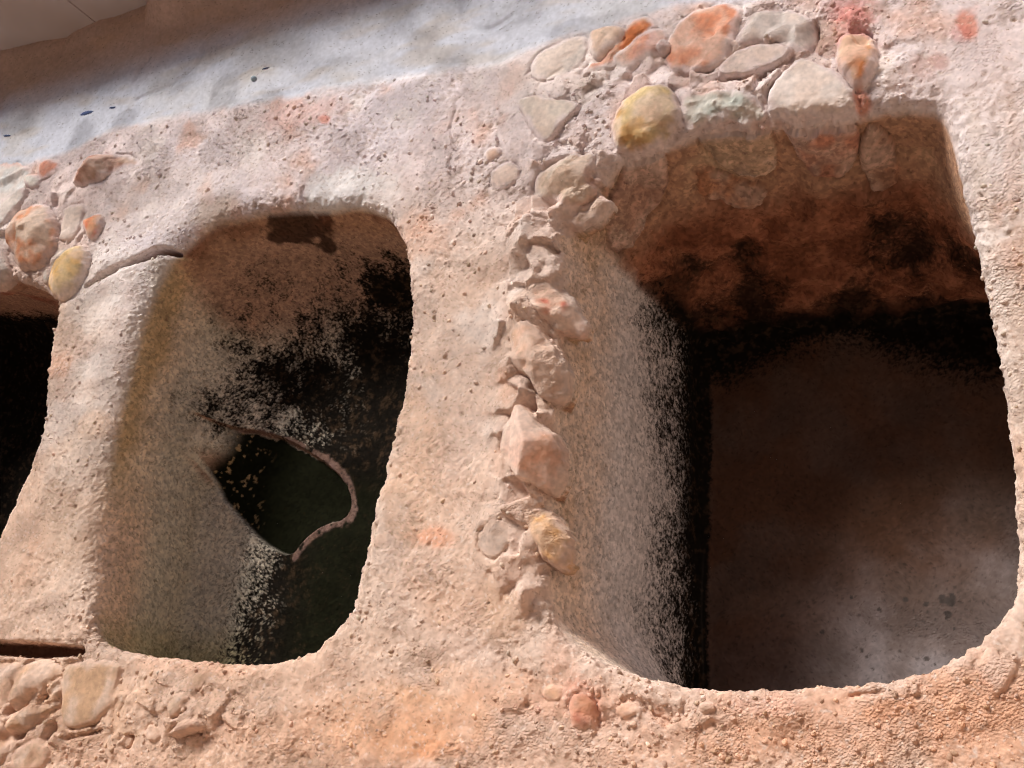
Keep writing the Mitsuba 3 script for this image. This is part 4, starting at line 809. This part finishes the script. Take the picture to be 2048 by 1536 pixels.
# dark niche
k = np.broadcast_to(col(180, 140, 118), C.shape).copy()
k = mixc(k, col(160, 90, 70), sst(0.5, 0.7, fb(V, 8, 2, 67)) * 0.7)
k = mixc(k, BLACK, mould(1.3 * sst(0.30, 0.55, y + 0.2 * (mould_big - 0.5) + 0.2 * sst(2.75, 2.5, z))))
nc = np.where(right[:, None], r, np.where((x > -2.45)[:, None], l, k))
for i, s in enumerate(CEIL_STONES):
    k_ = np.nonzero(cst == i + 1)[0]
    nc[k_] = stone_colour(V[k_], s['c'], tuple(int(q * 0.85) for q in s['c']), 60 + i) * 0.8 + nc[k_] * 0.2
nc = mixc(nc, nc * 0.55, sst(0.62, 0.84, 0.5 * vn(V, 300, 19) + 0.5 * vn(V, 130, 20)) * 0.9)
ng = wor(V, 0.0095, 11, WID, 0)
nc = nc * (1 + 0.55 * (ng - 0.5) * (1 - 0.7 * back * right))[:, None]
nc = mixc(nc, nc * 0.7, sst(0.0, -0.25, cav))
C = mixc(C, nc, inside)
C = mixc(C, col(140, 92, 66), slotv * 0.85)  # dirt brown that paints shade into the slot and the void
C = C * (1 + 0.22 * (sp - 0.5) + 0.16 * (sp2 - 0.5) + 0.16 * (vn(V, 330, 15) - 0.5) * (1 - 0.6 * bandv))[:, None]
C = np.clip(C, 0.0015, 0.9)

# ------------------------------------------------------------------ materials
scene['plaster'] = {'type': 'twosided', 'b': {'type': 'bumpmap', 'scale': 0.0036, 'arbitrary': mikit.proc(lambda p, n, uv: (mikit.noise(p.x * 300, p.y * 300, p.z * 300) + 0.5 * mikit.noise(p.x * 610, p.y * 610, p.z * 610)) * (0.25 + 1.0 * mikit.smoothstep(0.35, 0.7, mikit.noise(p.x * 9, p.y * 9, p.z * 9))), 6e-4), 'b': {'type': 'principled', 'base_color': {'type': 'mesh_attribute', 'name': 'vertex_color'}, 'roughness': 0.95, 'specular': 0.04}}}


def put(key, v, f, n, c, **more):
    path = meshkit.write_ply((v, f), True, color=c, normals=n)
    scene[key] = {'type': 'ply', 'filename': path, 'face_normals': False, 'bsdf': {'type': 'ref', 'id': 'plaster'}}
    if more:
        labels[key] = more


def part(key, mask, **more):
    fs = F[mask]
    u, inv = np.unique(fs, return_inverse=True)
    put(key, V[u], inv.reshape(-1, 3), N[u], C[u], **more)


labels['stone_wall'] = {'label': 'rough pinkish plastered rubble wall with three rounded mouldy niches under a pale eave', 'category': 'wall', 'kind': 'thing'}
fc = V0[F].mean(1)
fin = inside[F].mean(1) > 0.5
fx = fc[:, 0]
fb_ = (bandv[F].mean(1) > 0.5) & ~fin
fst = np.where((sidv[F] == sidv[F[:, :1]]).all(1), sidv[F[:, 0]], 0)
fct = np.where((cst[F] == cst[F[:, :1]]).all(1), cst[F[:, 0]], 0) * fin
fb_ &= fst == 0
fsm = (seamv[F].mean(1) > 0.5) & fin
fin0 = fin & (fct == 0) & (fst == 0) & ~fsm
fp = (postv[F].mean(1) > 0.5) & ~fin & ~fb_ & (fst == 0)
part('stone_wall__niche', fin0 & (fx > -1.15), label='deep niche with black mould on its jamb and a smooth grey back')
part('stone_wall__niche_001', fin0 & (fx <= -1.15) & (fx > -2.45), label='middle niche with an ochre jamb and dark cracked back')
part('stone_wall__niche_002', fin0 & (fx <= -2.45), label='black niche cut off at the left edge')
part('stone_wall__smooth_band', fb_, label='smooth bluish white render band curving up under the eave')
part('stone_wall__post', fp, label='pale slab post between the middle niche and the black niche')
part('stone_wall__plaster_face', ~fin & ~fb_ & ~fp & (fst == 0))
part('stone_wall__niche_001__mortar_seam', fsm, label='pale pinkish mortar seam curving round the dark hole')
LOOK = {0: 'yellow cobble at the top left corner of the deep niche', 1: 'orange oval stone above the right end of the deep niche', 2: 'flat whitish triangular slab on the lintel of the deep niche',
        3: 'flat pinkish grey slab between the orange block and the triangular slab', 4: 'broad whitish stone at the top of the wall', 5: 'large pinkish orange stone block at the top of the wall',
        6: 'narrow rust orange stone slanting under the smooth band', 7: 'pink crumbling stone beside the rust orange one', 11: 'thin pale slab with a pointed lower end', 12: 'jagged grey green stone between the yellow cobble and the triangular slab',
        15: 'smooth pale round pebble flush with the plaster', 17: 'pink stone with a red underside, high on the pillar corner', 18: 'long tan stone on the pillar corner', 19: 'sharp edged pink stone on the pillar corner', 20: 'mustard yellow stone low on the pillar corner',
        24: 'big beige stone with rust orange stains near the black niche', 26: 'small red stone under the smooth band', 28: 'dark cragged stone jutting out under the smooth band', 30: 'small orange stone above the long crack', 33: 'yellow cobble at the corner of the black niche',
        34: 'pink stone at the lower right of the deep niche', 36: 'flat square tan block below the slot'}
count = 0
for i in range(len(STONES)):
    m = fst == i + 1
    if m.sum() > 20:
        part('stone_wall__stone' + (f'_{count:03d}' if count else ''), m, **({'label': LOOK[i]} if i in LOOK else {}))
        count += 1
count = 0
for i in range(len(CEIL_STONES)):
    m = fct == i + 1
    if m.sum() > 20:
        part('stone_wall__niche__stone' + (f'_{count:03d}' if count else ''), m)
        count += 1

# the rest of the wall, outside the frame, at a coarser grain
cx, cz = np.arange(-7.0, 4.01, 0.05), np.arange(-0.05, 5.6, 0.05)
CX, CZ = np.meshgrid(cx, cz, indexing='ij')
inner = VIEW.buffer(-0.05)
PV = np.stack([CX, 0.012 - 0.05 * (fb(np.stack([CX, 0 * CX, CZ], -1).reshape(-1, 3), 2.2, 4, 8).reshape(CX.shape) - 0.5), CZ], -1).reshape(-1, 3)
HS = ndimage.gaussian_filter(H, 3)
ii, jj = np.meshgrid(np.arange(len(cx) - 1), np.arange(len(cz) - 1), indexing='ij')
a = (ii * len(cz) + jj).ravel()
quad = np.stack([a, a + len(cz), a + len(cz) + 1, a + 1], 1)
cen = PV[quad].mean(1)
quad = quad[~shapely.contains_xy(inner, cen[:, 0], cen[:, 2])]
tf = np.vstack([quad[:, [0, 1, 2]], quad[:, [0, 2, 3]]])
put('stone_wall__outer_plaster', PV, tf, normals(PV, tf), wall_colour(PV))

# ------------------------------------------------------------------ eave: pale boards of plaster closing the top of the wall
for i, (xa, xb) in enumerate(((-7.0, EAVE_JOINT - 0.0015), (EAVE_JOINT + 0.0015, -1.2), (-1.197, 3.0))):
    bx = np.linspace(xa, xb, max(int((xb - xa) / 0.03), 2))
    prof = [(0.5, 0.0), (-0.322, 0.0), (-0.328, 0.004), (-0.332, 0.012), (-0.332, 0.16), (0.5, 0.18)]
    prof = [(0.5, 0.0)] + [(0.5 - 0.0411 * q, 0.0) for q in range(1, 21)] + prof[2:]
    v = np.array([[(X, yy, EAVE_Z + dz) for yy, dz in prof] for X in bx])
    n_, m_ = v.shape[:2]
    v = v.reshape(-1, 3)
    v[:, 2] += 0.004 * (fb(v, 5, 3, 91) - 0.5)
    I, J = np.meshgrid(np.arange(n_ - 1), np.arange(m_ - 1), indexing='ij')
    a0 = (I * m_ + J).ravel()
    f = np.vstack([np.stack([a0, a0 + m_, a0 + m_ + 1], 1), np.stack([a0, a0 + m_ + 1, a0 + 1], 1)])
    nn = normals(v, f)
    if nn[5, 2] > 0:
        f, nn = f[:, ::-1], -nn
    lc = mixc(np.broadcast_to(col(184, 172, 168), v.shape).copy(), col(176, 160, 152), sst(0.45, 0.7, fb(v, 3, 3, 92)) * 0.7)
    put('stone_wall__eave' + (f'_{i:03d}' if i else ''), v, f, nn, lc * (1 + 0.06 * (vn(v, 120, 93) - 0.5))[:, None])

# ------------------------------------------------------------------ blue flecks and a pebble on the smooth band
for i, o in enumerate(FLECKS):
    P, f, rim = dome(o, 0.004, 3, 0.0004, [], 95 + i, k=24, rings=5, back=0.004)
    v = np.stack([P[:, 0], -(sample(HS, P[:, 0], P[:, 1]) + P[:, 2]), P[:, 1]], 1)
    f = f[:, ::-1] if normals(v, f)[0, 1] > 0 else f
    put('stone_wall__smooth_band__fleck' + (f'_{i:03d}' if i else ''), v, f, normals(v, f), np.broadcast_to(col(84, 96, 132), v.shape), label='dark blue fleck')
ball = trimesh.creation.icosphere(3, 0.0095)
v = ball.vertices * [1.1, 0.8, 0.9] + [PEBBLE[0], -sample(HS, [PEBBLE[0]], [PEBBLE[1]])[0] - 0.003, PEBBLE[1]]
put('stone_wall__smooth_band__pebble', v, ball.faces, normals(v, ball.faces), np.broadcast_to(col(150, 164, 172), v.shape), label='small bluish pebble stuck in the band')

# ------------------------------------------------------------------ grit: small pebbles bedded in the plaster
gr = np.random.default_rng(5)
wgt = np.clip(grit, 0, 1) * (1 - inside) * (1 - bandv) * (1 - 0.5 * postv) * (0.15 + sst(0.42, 0.62, fb(V0, 6, 2, 99)) + 1.2 * sst(1.72, 1.5, z) * sst(-1.3, -0.3, x) + 0.8 * sst(1.75, 1.6, z) * (x < -1.9))
area = np.abs(np.gradient(gx(np.arange(nx))))[np.clip(np.searchsorted(-gx(np.arange(nx)), -x), 0, nx - 1)]
wgt = wgt * area
idx = gr.choice(len(V), 8000, p=wgt / wgt.sum())
icos = trimesh.creation.icosphere(0), trimesh.creation.icosphere(1)
nv = 0
vs, fs, cs_ = [], [], []
for n_i, i in enumerate(idx):
    rad = 0.0018 + 0.0050 * gr.random() ** 3.6
    ico = icos[rad > 0.0042]
    R_ = trimesh.transformations.random_rotation_matrix(gr.random(3))[:3, :3]
    pv = ico.vertices * (1 + 0.28 * (gr.random((len(ico.vertices), 1)) - 0.5)) * [1.25, 0.8, 0.95]
    vs.append(pv @ R_.T * rad + V[i] + N[i] * rad * -0.1)
    fs.append(ico.faces + nv)
    nv += len(ico.vertices)
    base = C[i] * (0.75 + 0.5 * gr.random()) * [1, 0.97 + 0.05 * gr.random(), 0.92 + 0.1 * gr.random()]
    cs_.append(np.broadcast_to(np.clip(base, 0.02, 0.85), pv.shape))
vs, fs, cs_ = np.vstack(vs), np.vstack(fs), np.vstack(cs_)
put('stone_wall__grit', vs, fs, normals(vs, fs), cs_, kind='stuff')

# ------------------------------------------------------------------ ground of the yard in front of the wall
scene['yard_earth'] = {'type': 'twosided', 'b': {'type': 'principled', 'roughness': 0.95, 'specular': 0.2,
                       'base_color': mikit.proc(lambda p, n, uv: mikit.mix((0.44, 0.33, 0.25), (0.54, 0.42, 0.33), mikit.fbm(p.x * 1.5, p.y * 1.5, 0.0, 5)))}}
scene['ground'] = {'type': 'rectangle', 'to_world': T().scale([300, 300, 1]), 'bsdf': {'type': 'ref', 'id': 'yard_earth'}}
labels['ground'] = {'label': 'bare ochre earth of the yard', 'kind': 'structure'}

# ------------------------------------------------------------------ unseen wing added on the right to bounce warm sunlight onto the jambs
def slab(x0, x1, y0, y1, z0, z1):
    return trimesh.creation.box(bounds=[[x0, y0, z0], [x1, y1, z1]])


scene['bounce_plaster'] = {'type': 'twosided', 'b': {'type': 'principled', 'roughness': 0.95, 'specular': 0.2,
                         'base_color': mikit.proc(lambda p, n, uv: mikit.mix((0.70, 0.58, 0.47), (0.76, 0.66, 0.56), mikit.fbm(p.y * 1.2, p.z * 1.2, p.x, 4)))}}
wing = trimesh.util.concatenate([slab(1.9, 7.0, -8.1, -3.4, 0, 5.2), slab(1.9, 7.0, -2.2, -0.1, 0, 5.2), slab(1.9, 7.0, -3.4, -2.2, 2.3, 5.2), slab(2.05, 7.0, -3.4, -2.2, 0.0, 2.3)])
scene['bounce_wing__walls'] = mikit.ply(wing, 'bounce_plaster')
scene['bounce_wing__roof'] = mikit.ply(slab(1.6, 7.3, -7.85, -0.08, 5.2, 5.36), 'bounce_plaster')
labels['bounce_wing'] = {'label': 'unseen plain wing added at the right to bounce warm light', 'category': 'house'}
scene['far_plaster'] = {'type': 'twosided', 'b': {'type': 'principled', 'roughness': 0.95, 'specular': 0.2,
                        'base_color': mikit.proc(lambda p, n, uv: mikit.mix((0.30, 0.23, 0.18), (0.38, 0.30, 0.24), mikit.fbm(p.x * 1.2, p.z * 1.2, p.y, 4)))}}
house = trimesh.util.concatenate([slab(-14, 14, -13, -8.2, 0, 0.9), slab(-14, 14, -13, -8.2, 2.3, 6.0)] + [slab(q, q + 2.6, -13, -8.2, 0.9, 2.3) for q in np.arange(-14, 13, 3.8)] + [slab(-14, 14, -13, -8.4, 0.9, 2.3)])  # unseen house added to keep low sky light out of the niches
scene['blocking_house__walls'] = mikit.ply(house, 'far_plaster')
scene['blocking_house__roof'] = mikit.ply(slab(-14.3, 14.3, -13.3, -7.9, 6.0, 6.2), 'far_plaster')
labels['blocking_house'] = {'label': 'unseen plain house added across the yard to block the low sky', 'category': 'house'}
